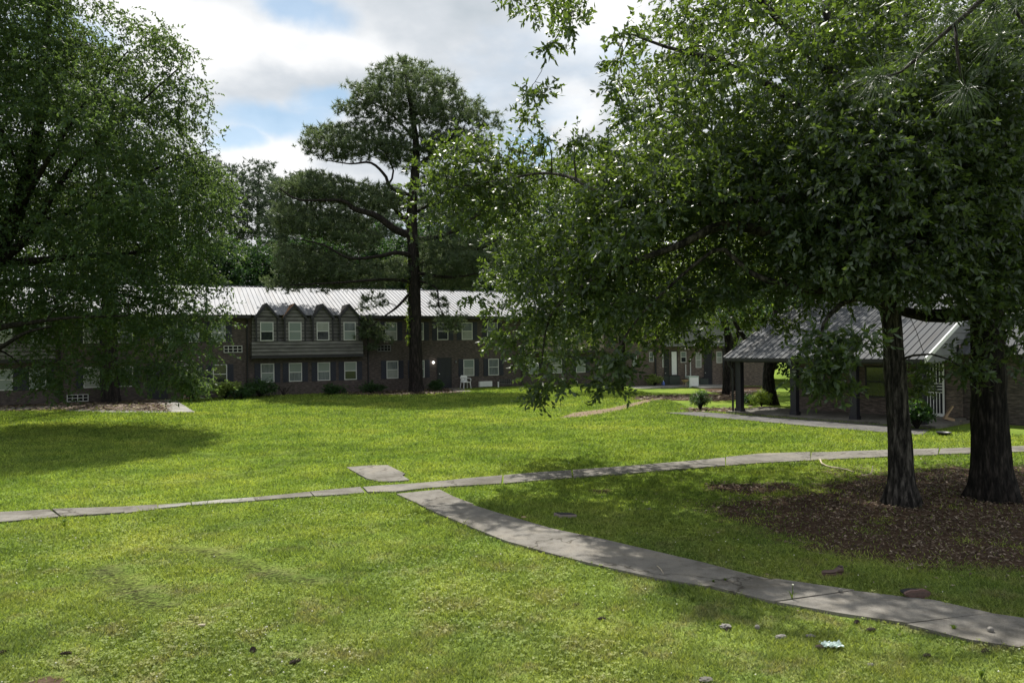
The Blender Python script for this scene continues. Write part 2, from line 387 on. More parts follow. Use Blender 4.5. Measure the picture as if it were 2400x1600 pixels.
def slabs(name, rows, mat, mats=None, z=.032):
    allp = []
    mbs = {}
    pts = [(G(*a, dz=z), G(*b, dz=z)) for a, b, j in rows]
    def lerp(i, t): return pts[i][0].lerp(pts[i + 1][0], t), pts[i][1].lerp(pts[i + 1][1], t)
    chain = []; 
    for i in range(len(rows) - 1):
        L = (pts[i][0] - pts[i + 1][0]).length; k = max(2, int(L / .35))
        for s_ in range(k):
            t = s_ / k
            a, b = lerp(i, t)
            if rows[i][2] and s_ == 0 and i > 0:
                d = (pts[i + 1][0] - pts[i][0]).normalized() * .014
                da = (pts[i][0] - pts[i - 1][0]).normalized() * .014
                chain.append((a - da, b - da, False)); chain.append((a + d, b + d, True))
            else: chain.append((a, b, False))
    chain.append((*pts[-1], False))
    out = []
    for a, b, st in chain:
        e = (b - a).normalized()
        j1 = (mnoise.noise(a * 1.2) * .03 + mnoise.noise(a * 5) * .022); j2 = (mnoise.noise(b * 1.2) * .03 + mnoise.noise(b * 5) * .022)
        out.append((a + e * j1, b - e * j2, st))
    mb = MB(); side = []; sl = 0; o1 = Vector((0, 0, 0)); o2 = Vector((0, 0, 0))
    for i in range(len(out)):
        a, b, st = out[i]; k = len(mb.v)
        if st:
            sl += 1; o1 = Vector((random.gauss(0, .018), random.gauss(0, .018), random.gauss(0, .005))); o2 = Vector((random.gauss(0, .018), random.gauss(0, .018), random.gauss(0, .005)))
        a = a + o1; b = b + o2
        dz_ = 0 
        mb.v += [(a.x, a.y, a.z), (b.x, b.y, b.z), (a.x, a.y, a.z - .08), (b.x, b.y, b.z - .08)]
        if i and not st:
            p = k - 4
            mb.f += [(p, k, k + 1, p + 1), (p + 2, k + 2, k, p), (p + 1, k + 1, k + 3, p + 3)]
        if st:
            mb.f.append((k, k + 1, k + 3, k + 2)); mb.f.append((k - 4, k - 3, k - 1, k - 2))
    o = mb.build(name, mat); tag(o, kind='structure')
    return o, [(a.x, a.y) for a, b, _ in out] + [(b.x, b.y) for a, b, _ in reversed(out)]
path_c, poly_c = slabs('path', CROSS[4:8], 'concrete_pale')
_, pA = slabs('path', CROSS[:5], 'concrete'); _, pB = slabs('path', CROSS[7:], 'concrete'); poly_c2 = [pA, pB]
path_d, poly_d = slabs('path', DIAG, 'concrete')
# paler stretch of the crossing walk
poly_s = [(p.x, p.y) for p in Gl(STUB)]
tag(MB().prism(poly_s, -.05, .036).build('path', 'concrete'), kind='structure')
AC = Vector((-1.35, 52.0, 0)); ANG_A = math.radians(25)
# front door walk, left
def flat(name, px, mat, z=.02, z0=-.05):
    pl = [(p.x, p.y) for p in Gl(px)]; h = float(np.mean([HT(*p) for p in pl]))
    o = MB().prism(pl, z0 + h, z + h).build(name, mat); tag(o, kind='structure'); return pl
pl_w1 = flat('path', [(352, 938), (414, 938), (420, 943), (457, 966.5), (400, 967), (385, 950)], 'concrete_pale', .03)
pl_w2 = flat('path', [(-60, 958), (120, 951), (160, 951), (60, 959.5), (-60, 964)], 'concrete_pale', .024)
pl_w3 = flat('path', [(170, 960), (400, 964), (400, 967.5), (230, 966.5), (150, 962)], 'concrete_pale', .018)
pl_w4 = flat('path', [(1040, 907), (1072, 906.5), (1106, 918.5), (1072, 919.5)], 'concrete', .05)
pl_b = flat('pavement', [(1463, 903.2), (1700, 902.5), (1720, 905), (1716, 910), (1640, 911), (1620, 907.5), (1463, 906.2)], 'concrete_pale', .05)
pl_pc = flat('path', [(1560, 968), (1640, 966.5), (1725, 972), (1850, 982), (2006, 993), (2180, 1008), (2160, 1021), (2074, 1014.5), (1900, 1000), (1760, 987), (1650, 978)], 'concrete_dark', .03)

# ------------------------------------------------------------------ ground
def axis(lo, hi, f0, f1, fine, grow=1.12):
    a = list(np.arange(f0, f1 + 1e-6, fine)); s = fine
    while a[-1] < hi: s *= grow; a.append(a[-1] + s)
    s = fine
    while a[0] > lo: s *= grow; a.insert(0, a[0] - s)
    return np.array(a)
xs = axis(-900, 900, -16, 17, .14); ys = axis(-300, 1400, 5, 30, .14, 1.03)
gx, gy = np.meshgrid(xs, ys); nx, ny = len(xs), len(ys)
def smooth_poly(px, fall, src=True):
    pl = [(p.x, p.y) for p in Gl(px)] if src else px
    d = poly_dist(gx, gy, pl); ins = in_poly(gx, gy, pl)
    return sstep(.5 + np.where(ins, d, -d) / (2 * fall))
dirt_shade = np.zeros_like(gx)
LITTER = [(1640, 1190), (1700, 1172), (1830, 1160), (1960, 1120), (2120, 1100), (2200, 1085), (2290, 1100), (2420, 1085), (2700, 1100), (2800, 1420), (2420, 1356), (2200, 1335), (2000, 1310), (1880, 1285), (1780, 1235), (1690, 1215)]
_pn = np.sin(gx * 1.9 + 1.2 * np.sin(gy * 1.3)) * np.sin(gy * 2.3 + .9 * np.sin(gx * 1.7)) + .5 * np.sin(gx * 4.7 + gy * 2) * np.sin(gy * 5.1 - gx)
dirt_shade = np.maximum(dirt_shade, smooth_poly(LITTER, 1.25) * np.clip(.98 + .30 * _pn, .45, 1))
for q, fl, a in (([(1640, 1132), (1850, 1130), (1900, 1150), (1760, 1162), (1640, 1150)], .3, .75), ([(1370, 1145), (1440, 1143), (1440, 1160), (1380, 1160)], .2, .6),  # first patch: shade left of the oak trunk, painted as dark soil
              ([(1900, 1095), (2060, 1090), (2060, 1130), (1930, 1130)], .4, .5),
              ([(-100, 947), (150, 944), (215, 936), (330, 937), (392, 941), (395, 966), (230, 965), (120, 962), (-100, 966)], .35, 1.),
              ([(770, 905), (870, 903), (1050, 905), (1085, 921), (960, 926), (860, 927), (760, 924)], .35, 1.),
              ([(480, 920), (900, 900), (960, 905), (780, 919), (640, 927), (480, 933)], .3, .9),
              ([(1490, 928), (1600, 925), (1800, 922), (1830, 930), (1680, 940), (1560, 938), (1470, 938)], .5, .85),
              ([(1600, 955), (1820, 955), (1830, 966), (1600, 966)], .3, .7), ([(1640, 905), (1800, 905), (1800, 925), (1690, 928)], .6, .8),
              ([(20, 1592), (120, 1575), (200, 1600), (60, 1640)], .15, .7), ([(1720, 1520), (1760, 1520), (1750, 1560), (1700, 1550)], .1, .4)):
    dirt_shade = np.maximum(dirt_shade, a * smooth_poly(q, fl))
sand = smooth_poly([(1305, 980), (1345, 966.5), (1424, 957), (1488, 942.7), (1540, 930), (1555, 934), (1500, 948), (1450, 962), (1380, 975)], .12)
sand = np.maximum(sand, .8 * smooth_poly([(150, 951), (240, 945), (300, 950), (250, 961), (170, 958)], .3))
wear_shade = np.zeros_like(gx)
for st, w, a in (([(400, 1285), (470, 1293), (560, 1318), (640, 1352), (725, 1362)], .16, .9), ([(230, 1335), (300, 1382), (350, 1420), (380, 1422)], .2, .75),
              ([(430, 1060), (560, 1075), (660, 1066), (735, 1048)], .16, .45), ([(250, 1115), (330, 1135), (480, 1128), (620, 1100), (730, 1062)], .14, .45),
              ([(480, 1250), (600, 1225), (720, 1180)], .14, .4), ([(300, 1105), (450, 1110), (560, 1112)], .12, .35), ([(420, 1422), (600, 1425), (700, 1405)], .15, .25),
              ([(700, 1510), (780, 1480), (860, 1450)], .12, .3), ([(600, 971), (900, 972), (1290, 970)], .1, .3), ([(0, 1040), (200, 1050)], .1, .2)):  # long far stroke: the tall pine's shadow band painted dark into the turf
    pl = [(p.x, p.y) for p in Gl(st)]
    wear_shade = np.maximum(wear_shade, min(1, a * 1.35) * np.exp(-(poly_dist(gx, gy, pl, False) / (w * 1.35)) ** 2))
V = np.stack([gx, gy, HT(gx, gy)], -1).reshape(-1, 3)
idx = np.arange(nx * ny).reshape(ny, nx)
F = np.stack([idx[:-1, :-1], idx[:-1, 1:], idx[1:, 1:], idx[1:, :-1]], -1).reshape(-1, 4)
gr = np_mesh('ground', V, F, 'lawn', smooth=True)
for nm, a_ in (('dirt_shade', dirt_shade), ('sand', sand), ('wear_shade', wear_shade)):
    at = gr.data.attributes.new(nm, 'FLOAT', 'POINT'); at.data.foreach_set('value', a_.astype(np.float32).ravel())
tag(gr, kind='structure')
def samp(field, x, y):
    i = np.clip(np.searchsorted(ys, y) - 1, 0, ny - 1); j = np.clip(np.searchsorted(xs, x) - 1, 0, nx - 1)
    return field[i, j]
hard = [poly_c] + poly_c2 + [ poly_d, poly_s, pl_w1, pl_pc]
def on_hard(x, y):
    r = np.zeros(len(x), bool)
    for p in hard: r |= in_poly(x, y, p)
    return r

# ------------------------------------------------------------------ grass blades (stuff)
def grass():
    n = 1350000
    t = rng.random(n)
    Y = 5.4 * (50 / 5.4) ** (t ** .92)
    X = (rng.random(n) * 2 - 1) * (Y * .72 + .6)
    wallY = 52.6 + X * .466 - .3
    # clumping
    cl = np.sin(X * 3.1 + 1.3 * np.sin(Y * 2.3)) * np.sin(Y * 3.7 + 1.1 * np.sin(X * 2.9)) + .6 * np.sin(X * 11 + Y * 5) * np.sin(Y * 13 - X * 4)
    keep = rng.random(n) < (.72 + .28 * cl)
    d = samp(dirt_shade, X, Y) * 1.15; w = samp(wear_shade, X, Y); s = samp(sand, X, Y)
    keep &= rng.random(n) > np.clip(d * 1.1 + w * .92 + s, 0, .95)
    jx = .045 * np.sin(X * 9 + Y * 5) + rng.normal(0, .018, n); jy = .045 * np.sin(X * 6 - Y * 8) + rng.normal(0, .018, n)
    keep &= ~on_hard(X + jx, Y + jy) & ((Y < wallY) | (X > 7)) & ~((X > 8) & (X * .784 + Y * .621 > 26.2))
    X, Y, cl, w = X[keep], Y[keep], cl[keep], w[keep]; n = len(X)
    sc = 1 + (Y - 6) * .035
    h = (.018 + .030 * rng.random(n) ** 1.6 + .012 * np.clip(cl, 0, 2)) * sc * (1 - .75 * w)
    tall = rng.random(n) < .004; h[tall] *= 2.3
    wd = (.0034 + .0035 * rng.random(n)) * (1 + (Y - 6) * .11)
    th = rng.random(n) * 2 * np.pi; ph = rng.random(n) * 2 * np.pi
    lean = h * (.3 + 1.1 * rng.random(n))
    b = np.stack([X, Y, HT(X, Y) - .002], -1); side = np.stack([np.cos(th), np.sin(th), 0 * th], -1) * wd[:, None]
    tip = b + np.stack([np.cos(ph) * lean, np.sin(ph) * lean, h], -1)
    V = np.stack([b - side, b + side, tip], 1).reshape(-1, 3)
    F = np.arange(n * 3).reshape(-1, 3)
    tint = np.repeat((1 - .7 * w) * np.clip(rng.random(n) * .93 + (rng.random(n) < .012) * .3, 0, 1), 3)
    o = np_mesh('grass', V, F, 'blade', tint=tint)
    tag(o, 'mown green lawn grass covering the courtyard', 'grass', kind='stuff')
    # low clover leaves and flowers
    n = 26000
    Y = 5.6 * (18 / 5.6) ** rng.random(n); X = (rng.random(n) * 2 - 1) * (Y * .72 + .4)
    patch = np.sin(X * 1.1 + 2) * np.sin(Y * .9 + X * .4) + .5 * np.sin(X * 2.7) * np.sin(Y * 2.1)
    keep = (rng.random(n) < np.clip(.25 + patch, 0, 1)) & ~on_hard(X, Y) & (samp(dirt_shade, X, Y) < .25) & (samp(wear_shade, X, Y) < .3)
    X, Y = X[keep], Y[keep]; n = len(X); Vs = []; 
    a0 = rng.random(n) * 6.28; r = .011 + .009 * rng.random(n); z = .022 + .03 * rng.random(n)
    for k in range(3):
        a = a0 + k * 2.09; c = np.stack([X + np.cos(a) * r * .8, Y + np.sin(a) * r * .8, z], -1)
        tx = rng.normal(0, .3, n); ty = rng.normal(0, .3, n)
        q = []
        for (ca, sa) in ((1, 0), (0, 1), (-1, 0), (0, -1)):
            dx = (np.cos(a) * ca - np.sin(a) * sa) * r * .7; dy = (np.sin(a) * ca + np.cos(a) * sa) * r * .7
            q.append(c + np.stack([dx, dy, dx * tx + dy * ty], -1))
        Vs.append(np.stack(q, 1))
    V = np.concatenate(Vs, 0).reshape(-1, 3); F = np.arange(len(V)).reshape(-1, 4)
    o = np_mesh('clover_leaves', V, F, 'blade', tint=np.repeat(.35 + .5 * rng.random(len(F)), 4))
    tag(o, 'low clover leaves mixed into the near lawn', 'clover', kind='stuff')
    n = 900
    Y = 5.8 * (20 / 5.8) ** rng.random(n); X = (rng.random(n) * 2 - 1) * Y * .72
    patch = np.sin(X * 1.3 + 1) * np.sin(Y * .8 + X * .5)
    keep = (rng.random(n) < np.clip(.35 + patch, 0, 1)) & ~on_hard(X, Y) & (samp(dirt_shade, X, Y) < .2); X, Y = X[keep], Y[keep]
    base = np.array([(1, 0, 0), (0, 1, 0), (-1, 0, 0), (0, -1, 0), (0, 0, 1), (0, 0, -1)], float)
    fc = np.array([(0, 1, 4), (1, 2, 4), (2, 3, 4), (3, 0, 4), (1, 0, 5), (2, 1, 5), (3, 2, 5), (0, 3, 5)])
    c = np.stack([X, Y, .045 + .02 * rng.random(len(X))], -1); r = .006 + .005 * rng.random(len(X))
    V = (c[:, None] + base[None] * r[:, None, None]).reshape(-1, 3); F = (fc[None] + 6 * np.arange(len(X))[:, None, None]).reshape(-1, 3)
    tag(np_mesh('clover_flowers', V, F, 'clover'), 'tiny white clover flower heads dotted over the lawn', 'clover', kind='stuff')
grass()
def litter():
    n = 70000
    c = [(p.x, p.y) for p in Gl(LITTER)]; bx = [p[0] for p in c]; by = [p[1] for p in c]
    X = rng.uniform(min(bx) - 1, max(bx) + 1, n); Y = rng.uniform(min(by) - 1, max(by) + 1, n)
    d = samp(dirt_shade, X, Y); keep = (rng.random(n) < d ** 2.2 + .012) & ~on_hard(X, Y); X, Y = X[keep], Y[keep]; n = len(X)
    a = rng.random(n) * 6.28; L = .016 + .022 * rng.random(n); W = L * (.25 + .3 * rng.random(n))
    d = np.stack([np.cos(a), np.sin(a), rng.normal(0, .25, n)], -1); s = np.stack([-np.sin(a), np.cos(a), rng.normal(0, .35, n)], -1)
    p = np.stack([X, Y, .012 + .03 * rng.random(n)], -1)
    V = np.stack([p - d * L[:, None], p - s * W[:, None], p + d * L[:, None] + np.array([0, 0, .01]), p + s * W[:, None]], 1).reshape(-1, 3)
    tag(np_mesh('leaf_litter', V, np.arange(n * 4).reshape(-1, 4), 'litter', tint=np.repeat(rng.random(n), 4)),
        'brown fallen leaves strewn under the two oak trunks', 'leaf litter', kind='stuff')
    # pine straw by the buildings and under the far trees
    n = 30000; out = []
    X = rng.uniform(-34, 24, n * 3); Y = rng.uniform(30, 53, n * 3); d = samp(dirt_shade, X, Y); k = rng.random(n * 3) < d ** 2; X, Y = X[k][:n], Y[k][:n]; n = len(X)
    a = rng.random(n) * 6.28; L = .06 + .09 * rng.random(n); W = .02 + .03 * rng.random(n)
    d = np.stack([np.cos(a), np.sin(a), 0 * a], -1); s = np.stack([-np.sin(a), np.cos(a), rng.normal(0, .3, n)], -1)
    p = np.stack([X, Y, HT(X, Y) + .015 + .05 * rng.random(n)], -1)
    V = np.stack([p - d * L[:, None], p - s * W[:, None], p + d * L[:, None], p + s * W[:, None]], 1).reshape(-1, 3)
    tag(np_mesh('pine_straw', V, np.arange(n * 4).reshape(-1, 4), 'litter', tint=np.repeat(rng.random(n), 4)),
        'reddish pine straw mulch along the foot of the brick building', 'mulch', kind='stuff')
litter()

# ------------------------------------------------------------------ foliage
def sprays(C, R, ntw, nlf, L, W, twL, droop=.35, flat_=.5, out=.7, center=None, zf=.42, slope=0.0, axis_=None):
    """leafy twigs round cluster centres C (n,3); returns V,F,tint"""
    n = len(C); T = n * ntw
    c = np.repeat(C, ntw, 0); r = np.repeat(np.broadcast_to(R, (n,)), ntw)
    off = rng.normal(0, 1, (T, 3)) * np.array([.55, .55, zf]) * r[:, None]
    if axis_ is not None:
        od = c[:, :2] - np.array(axis_)[None, :2]; od = nrm(od); off[:, 2] -= slope * (off[:, :2] * od).sum(1)
    s = c + off
    d = nrm(rng.normal(0, 1, (T, 3)) * np.array([1, 1, .55]) + out * nrm(off) * 1.2 + (0 if center is None else .8 * nrm(c - np.array(center))) + np.array([0, 0, -droop]))
    N_ = T * nlf; t = np.tile((np.arange(nlf) + .5) / nlf, T)
    s = np.repeat(s, nlf, 0); d = np.repeat(d, nlf, 0)
    p = s + d * (t * twL)[:, None] + np.array([0, 0, -1]) * ((t ** 2) * twL * droop * .5)[:, None]
    ld = nrm(d * .7 + rng.normal(0, .6, (N_, 3)) + np.array([0, 0, -droop * .6]))
    up = nrm(rng.normal(0, flat_, (N_, 3)) + np.array([0, 0, 1.0]))
    sd = nrm(np.cross(ld, up)); nn = np.cross(sd, ld)
    l = L * (.6 + .7 * rng.random(N_)); w = W * (.7 + .6 * rng.random(N_))
    V = np.stack([p, p + ld * (l * .45)[:, None] + sd * w[:, None] - nn * (w * .35)[:, None], p + ld * l[:, None] - nn * (l * .12)[:, None],
                  p + ld * (l * .45)[:, None] - sd * w[:, None] - nn * (w * .35)[:, None]], 1).reshape(-1, 3)
    b = np.arange(N_)[:, None] * 4
    F = np.concatenate([b + np.array([0, 1, 2]), b + np.array([0, 2, 3])], 0)
    tint = np.repeat(np.clip(np.repeat(rng.random(T), nlf) * .7 + .3 * rng.random(N_), 0, 1), 4)
    return V, F, tint
def tufts(C, R, ntw, nn_, L, W, up=.35):
    """pine tufts: needles fanning from shoot tips"""
    n = len(C); T = n * ntw
    c = np.repeat(C, ntw, 0) + rng.normal(0, 1, (T, 3)) * np.array([.6, .6, .33]) * np.repeat(np.broadcast_to(R, (n,)), ntw)[:, None]
    ax = nrm(rng.normal(0, 1, (T, 3)) * np.array([1, 1, .5]) + np.array([0, 0, up]))
    c = np.repeat(c, nn_, 0); ax = np.repeat(ax, nn_, 0); N_ = T * nn_
    d = nrm(ax * .6 + rng.normal(0, .6, (N_, 3))); s = nrm(np.cross(d, rng.normal(0, 1, (N_, 3))))
    l = L * (.6 + .6 * rng.random(N_))
    c = c + ax * (rng.random(N_) * L * .6)[:, None]
    V = np.stack([c - s * W, c + s * W, c + d * l[:, None]], 1).reshape(-1, 3)
    return V, np.arange(N_ * 3).reshape(-1, 3), np.repeat(np.repeat(rng.random(T), nn_) * .7 + .3 * rng.random(N_), 3)
def scatter(n, gen, mind):
    """points from gen() kept at least mind apart"""
    out = np.zeros((0, 3)); tries = 0
    cell = {}
    pts = []
    while len(pts) < n and tries < 40:
        tries += 1
        for p in gen(n):
            k = (int(p[0] // mind), int(p[1] // mind), int(p[2] // mind)); ok = True
            for i in (-1, 0, 1):
                for j in (-1, 0, 1):
                    for l in (-1, 0, 1):
                        for q in cell.get((k[0] + i, k[1] + j, k[2] + l), ()):
                            if (p[0] - q[0]) ** 2 + (p[1] - q[1]) ** 2 + (p[2] - q[2]) ** 2 < mind * mind: ok = False
            if ok:
                pts.append(p); cell.setdefault(k, []).append(p)
                if len(pts) >= n: break
    return np.array(pts)
Rm = np.array([Rv, Uv, Fv])
def crown_pts(n, poly, Y0, Y1, mind, round_=1.6):
    us = [p[0] for p in poly]; vs = [p[1] for p in poly]; pl = poly
    Yc, Th = (Y0 + Y1) / 2, (Y1 - Y0) / 2
    def gen(k):
        k = max(k * 3, 400)
        u = rng.uniform(min(us), max(us), k); v = rng.uniform(min(vs), max(vs), k)
        m_ = in_poly(u, v, pl); u, v = u[m_], v[m_]
        de = poly_dist(u, v, pl) / FPX * Yc
        th = Th * np.sqrt(np.clip(de / round_, .05, 1))
        Y = Yc + rng.uniform(-1, 1, len(u)) * th
        d = (Rm[2] * FPX + np.outer(u - 1200, Rm[0]) - np.outer(v - 800, Rm[1]))
        return np.array(CAM) + d * (Y / d[:, 1])[:, None]
    return scatter(n, gen, mind)
def connect(mb, skel, C, r0=.035, k=5, sag=.25, far=1e9, centre_pull=None):
    """thin boughs from the skeleton to each cluster"""
    S = [np.array(p[0]) for p in skel]; Rr = [p[1] for p in skel]
    S = np.array(S); order = np.argsort([np.min(np.linalg.norm(S - c, axis=1)) for c in C])
    pts = list(S); 
    A = np.zeros((len(S) + len(C) * 4, 3)); A[:len(S)] = S; m_ = len(S)
    RR = list(Rr)
    for i in order:
        c = C[i]; dd = np.linalg.norm(A[:m_] - c, axis=1); j = int(np.argmin(dd)); dist = dd[j]
        if dist > far: continue
        a = A[j]; n = 4 if dist > .8 else 3
        ra = min(RR[j] * .6, r0 * (.45 + .35 * dist)); line = []; 
        jit = rng.normal(0, .07 * dist, 3)
        for q in range(n + 1):
            t = q / n; p = a * (1 - t) + c * t + jit * math.sin(math.pi * t) + np.array([0, 0, sag * dist * math.sin(math.pi * t) * .5]); line.append(p)
        mb.tube(line, [max(.006, ra * (1 - .7 * q / n)) for q in range(n + 1)], k, cap=False)
        for q in range(1, n + 1):
            if m_ < len(A): A[m_] = line[q]; m_ += 1; RR.append(max(.008, ra * (1 - .6 * q / n)))
def densify(pts, rad, step=.4):
    out = []
    for i in range(len(pts) - 1):
        a, b = Vector(pts[i]), Vector(pts[i + 1]); k = max(1, int((a - b).length / step))
        for q in range(k): out.append((a.lerp(b, q / k), rad[i] + (rad[i + 1] - rad[i]) * q / k))
    out.append((Vector(pts[-1]), rad[-1])); return out
def catmull(pts, rad, step=.35):
    P_ = [Vector(p) for p in pts]; o = []
    for i in range(len(P_) - 1):
        p0, p1, p2, p3 = P_[max(i - 1, 0)], P_[i], P_[i + 1], P_[min(i + 2, len(P_) - 1)]
        k = max(2, int((p1 - p2).length / step))
        for q in range(k):
            t = q / k
            o.append((.5 * ((2 * p1) + (p2 - p0) * t + (2 * p0 - 5 * p1 + 4 * p2 - p3) * t * t + (3 * p1 - p0 - 3 * p2 + p3) * t ** 3), rad[i] + (rad[i + 1] - rad[i]) * t))
    o.append((P_[-1], rad[-1])); return o
def ridged(k, amp):
    def f(th, p):
        z = p.z
        a = mnoise.noise(Vector((math.cos(th) * k, math.sin(th) * k, z * 1.1 + p.x)))
        b = mnoise.noise(Vector((math.cos(th) * k * 2.6, math.sin(th) * k * 2.6, z * 4 + 9)))
        fl = 1 + 2.2 * math.exp(-max(z, 0) / .22)
        return 1 + amp * (abs(a) * 2.4 - .5) * fl + amp * .5 * b
    return f
def merge(parts):
    Vs, Fs, Ts, b = [], [], [], 0
    for V, F, T in parts: Vs.append(V); Fs.append(F + b); Ts.append(T); b += len(V)
    return np.concatenate(Vs), np.concatenate(Fs), np.concatenate(Ts)
def local(root, V): return V - np.array(root.location)
def tree(name, base, label, group, trunk, limbs, clusters, R, leafspec, leafmat, barkmat, needles=False, sides=10, disp=None, r0=.035, far=1e9, cat='tree', bk=5, pad=None):
    """trunk/limbs: (pts, radii); clusters (n,3) world"""
    root = empty(name, base, 0, label, cat, group); b = Vector(base)
    mb = MB(); skel = []
    tp = catmull(*trunk, step=.12 if disp else .5)
    ks = .79 if disp and sides > 40 else 1
    mb.tube([p - b for p, r in tp], [r * ks for p, r in tp], sides, disp=(lambda th, p: disp(th, p)) if disp else None)
    for p, r in tp[::4 if disp else 1]:
        if p.z > trunk[0][0][2] + 1.8: skel.append(((p.x, p.y, p.z), r))
    lb = mb
    for pts, rad in limbs:
        lp = catmull(pts, rad, .3); lb.tube([p - b for p, r in lp], [r for p, r in lp], 8)
        skel += [((p.x, p.y, p.z), r) for p, r in lp]
    C = np.array(clusters); cb = MB()
    connect(cb, skel, C, r0, far=far, k=bk)
    base_n = len(lb.v); lb.v += [(v[0] - b.x, v[1] - b.y, v[2] - b.z) for v in cb.v]; lb.f += [tuple(i + base_n for i in f) for f in cb.f]
    lb.build('trunk', barkmat, root, True)
    if needles: V, F, T = tufts(C, R, *leafspec)
    else: V, F, T = sprays(C, R, *leafspec, **(dict(zf=pad[0], slope=pad[1], axis_=(b.x, b.y)) if pad else {}))
    np_mesh('crown', local(root, V), F, leafmat, root, tint=T)
    return root
exec_order = []

# ------------------------------------------------------------------ trees
def PP(lst):  # (u, v, Y, r)
    return [P(a[0], a[1], a[2]) for a in lst], [a[3] for a in lst]
def ground_first(u, v, lst):
    pts, rad = PP(lst); g = G(u, v); return g, ([g + Vector((0, 0, -.15))] + pts, rad)

# --- oak with the slimmer trunk (front right)
g1 = G(2113, 1181)
Y = g1.y
pts, rad = PP([(2113, 1150, Y, .34), (2112, 1110, Y, .265), (2107, 1000, Y, .235), (2098, 880, Y, .222), (2090, 760, Y, .20), (2072, 620, Y, .19), (2040, 480, Y + .1, .175), (2000, 350, Y + .3, .15),
               (1965, 200, Y + .5, .12), (1940, 50, Y + .6, .09), (1920, -160, Y + .8, .05)])
T1 = ([g1 + Vector((0, 0, -.1))] + pts, [.43] + rad)
LB1 = [PP([(2062, 590, Y, .12), (1960, 560, Y - .1, .115), (1860, 556, Y - .3, .105), (1800, 545, Y - .4, .10), (1716, 527, Y - .5, .09), (1658, 540, Y - .5, .08), (1591, 576, Y - .6, .06), (1488, 611, Y - .8, .045), (1380, 660, Y - 0.55, .03), (1290, 740, Y - 0.66, .02), (1270, 850, Y - 0.72, .012)]),
       PP([(2050, 520, Y, .09), (1900, 470, Y - .6, .075), (1720, 470, Y - 0.55, .06), (1560, 480, Y - 0.66, .05), (1412, 455, Y - 0.77, .04), (1350, 420, Y - 0.83, .035), (1270, 406, Y - 0.88, .028), (1160, 425, Y - 0.94, .02), (1060, 440, Y - 0.99, .012)]),
       PP([(2078, 660, Y, .08), (1900, 680, Y - .8, .06), (1760, 640, Y - .7, .05), (1698, 585, Y - .6, .04), (1640, 610, Y - .6, .03), (1500, 740, Y - 0.61, .02), (1430, 850, Y - 0.66, .012)]),
       PP([(2000, 350, Y + .3, .09), (1850, 230, Y, .07), (1700, 150, Y - .3, .05), (1560, 110, Y - .6, .03), (1480, 80, Y - .8, .015)]),
       PP([(1960, 190, Y + .5, .08), (1800, 20, Y, .06), (1640, -150, Y - .8, .045), (1480, -180, Y - 0.66, .035), (1380, -110, Y - 0.83, .025), (1325, -30, Y - 0.88, .018), (1320, 60, Y - 0.94, .012), (1280, 120, Y - 0.94, .008)]),
       PP([(2090, 720, Y, .07), (2000, 700, Y - 0.88, .05), (1930, 760, Y - 1.43, .03), (1920, 860, Y - 1.65, .015)]),
       PP([(2030, 440, Y, .08), (1980, 400, Y + 2, .06), (1800, 380, Y + 4, .04), (1620, 420, Y + 5.5, .02)]),
       PP([(2060, 560, Y, .07), (2010, 560, Y + 2, .05), (1850, 560, Y + 4, .035), (1680, 640, Y + 5, .02)])]
OAKP = [(1600, -120), (1570, 0), (1530, 60), (1500, 130), (1495, 190), (1505, 260), (1510, 340), (1430, 365), (1350, 355), (1290, 365), (1250, 400), (1190, 440), (1170, 520), (1160, 640), (1160, 680), (1200, 700), (1240, 780),
        (1265, 850), (1300, 865), (1335, 840), (1380, 780), (1430, 800), (1470, 760), (1560, 720), (1650, 720), (1690, 670), (1800, 660), (1900, 680), (2000, 680), (2100, 650), (2150, 540), (2150, 200), (2100, -120)]
OAKL = [(1150, 350), (1080, 330), (1010, 350), (995, 400), (1010, 440), (1000, 495), (1080, 500), (1150, 560), (1230, 480), (1260, 400), (1230, 350)]
OAKM = [(1330, 480), (1240, 560), (1230, 780), (1480, 760), (1700, 700), (1980, 700), (2080, 500), (1900, 300), (1600, 350), (1450, 330)]
def proj(p):
    d = p - np.array(CAM); z = d @ Rm[2]; return 1200 + FPX * (d @ Rm[0]) / z, 800 - FPX * (d @ Rm[1]) / z
def jitter_pts(lst, Y0, k, s):  # a few clusters strung at picked spots
    o = []
    for u, v in lst:
        c = P(u, v, Y0 + random.uniform(-.5, .5))
        for _ in range(k): o.append((c.x + random.gauss(0, s), c.y + random.gauss(0, s * 2), c.z + random.gauss(0, s * .7)))
    return np.array(o)
nJ = [0]
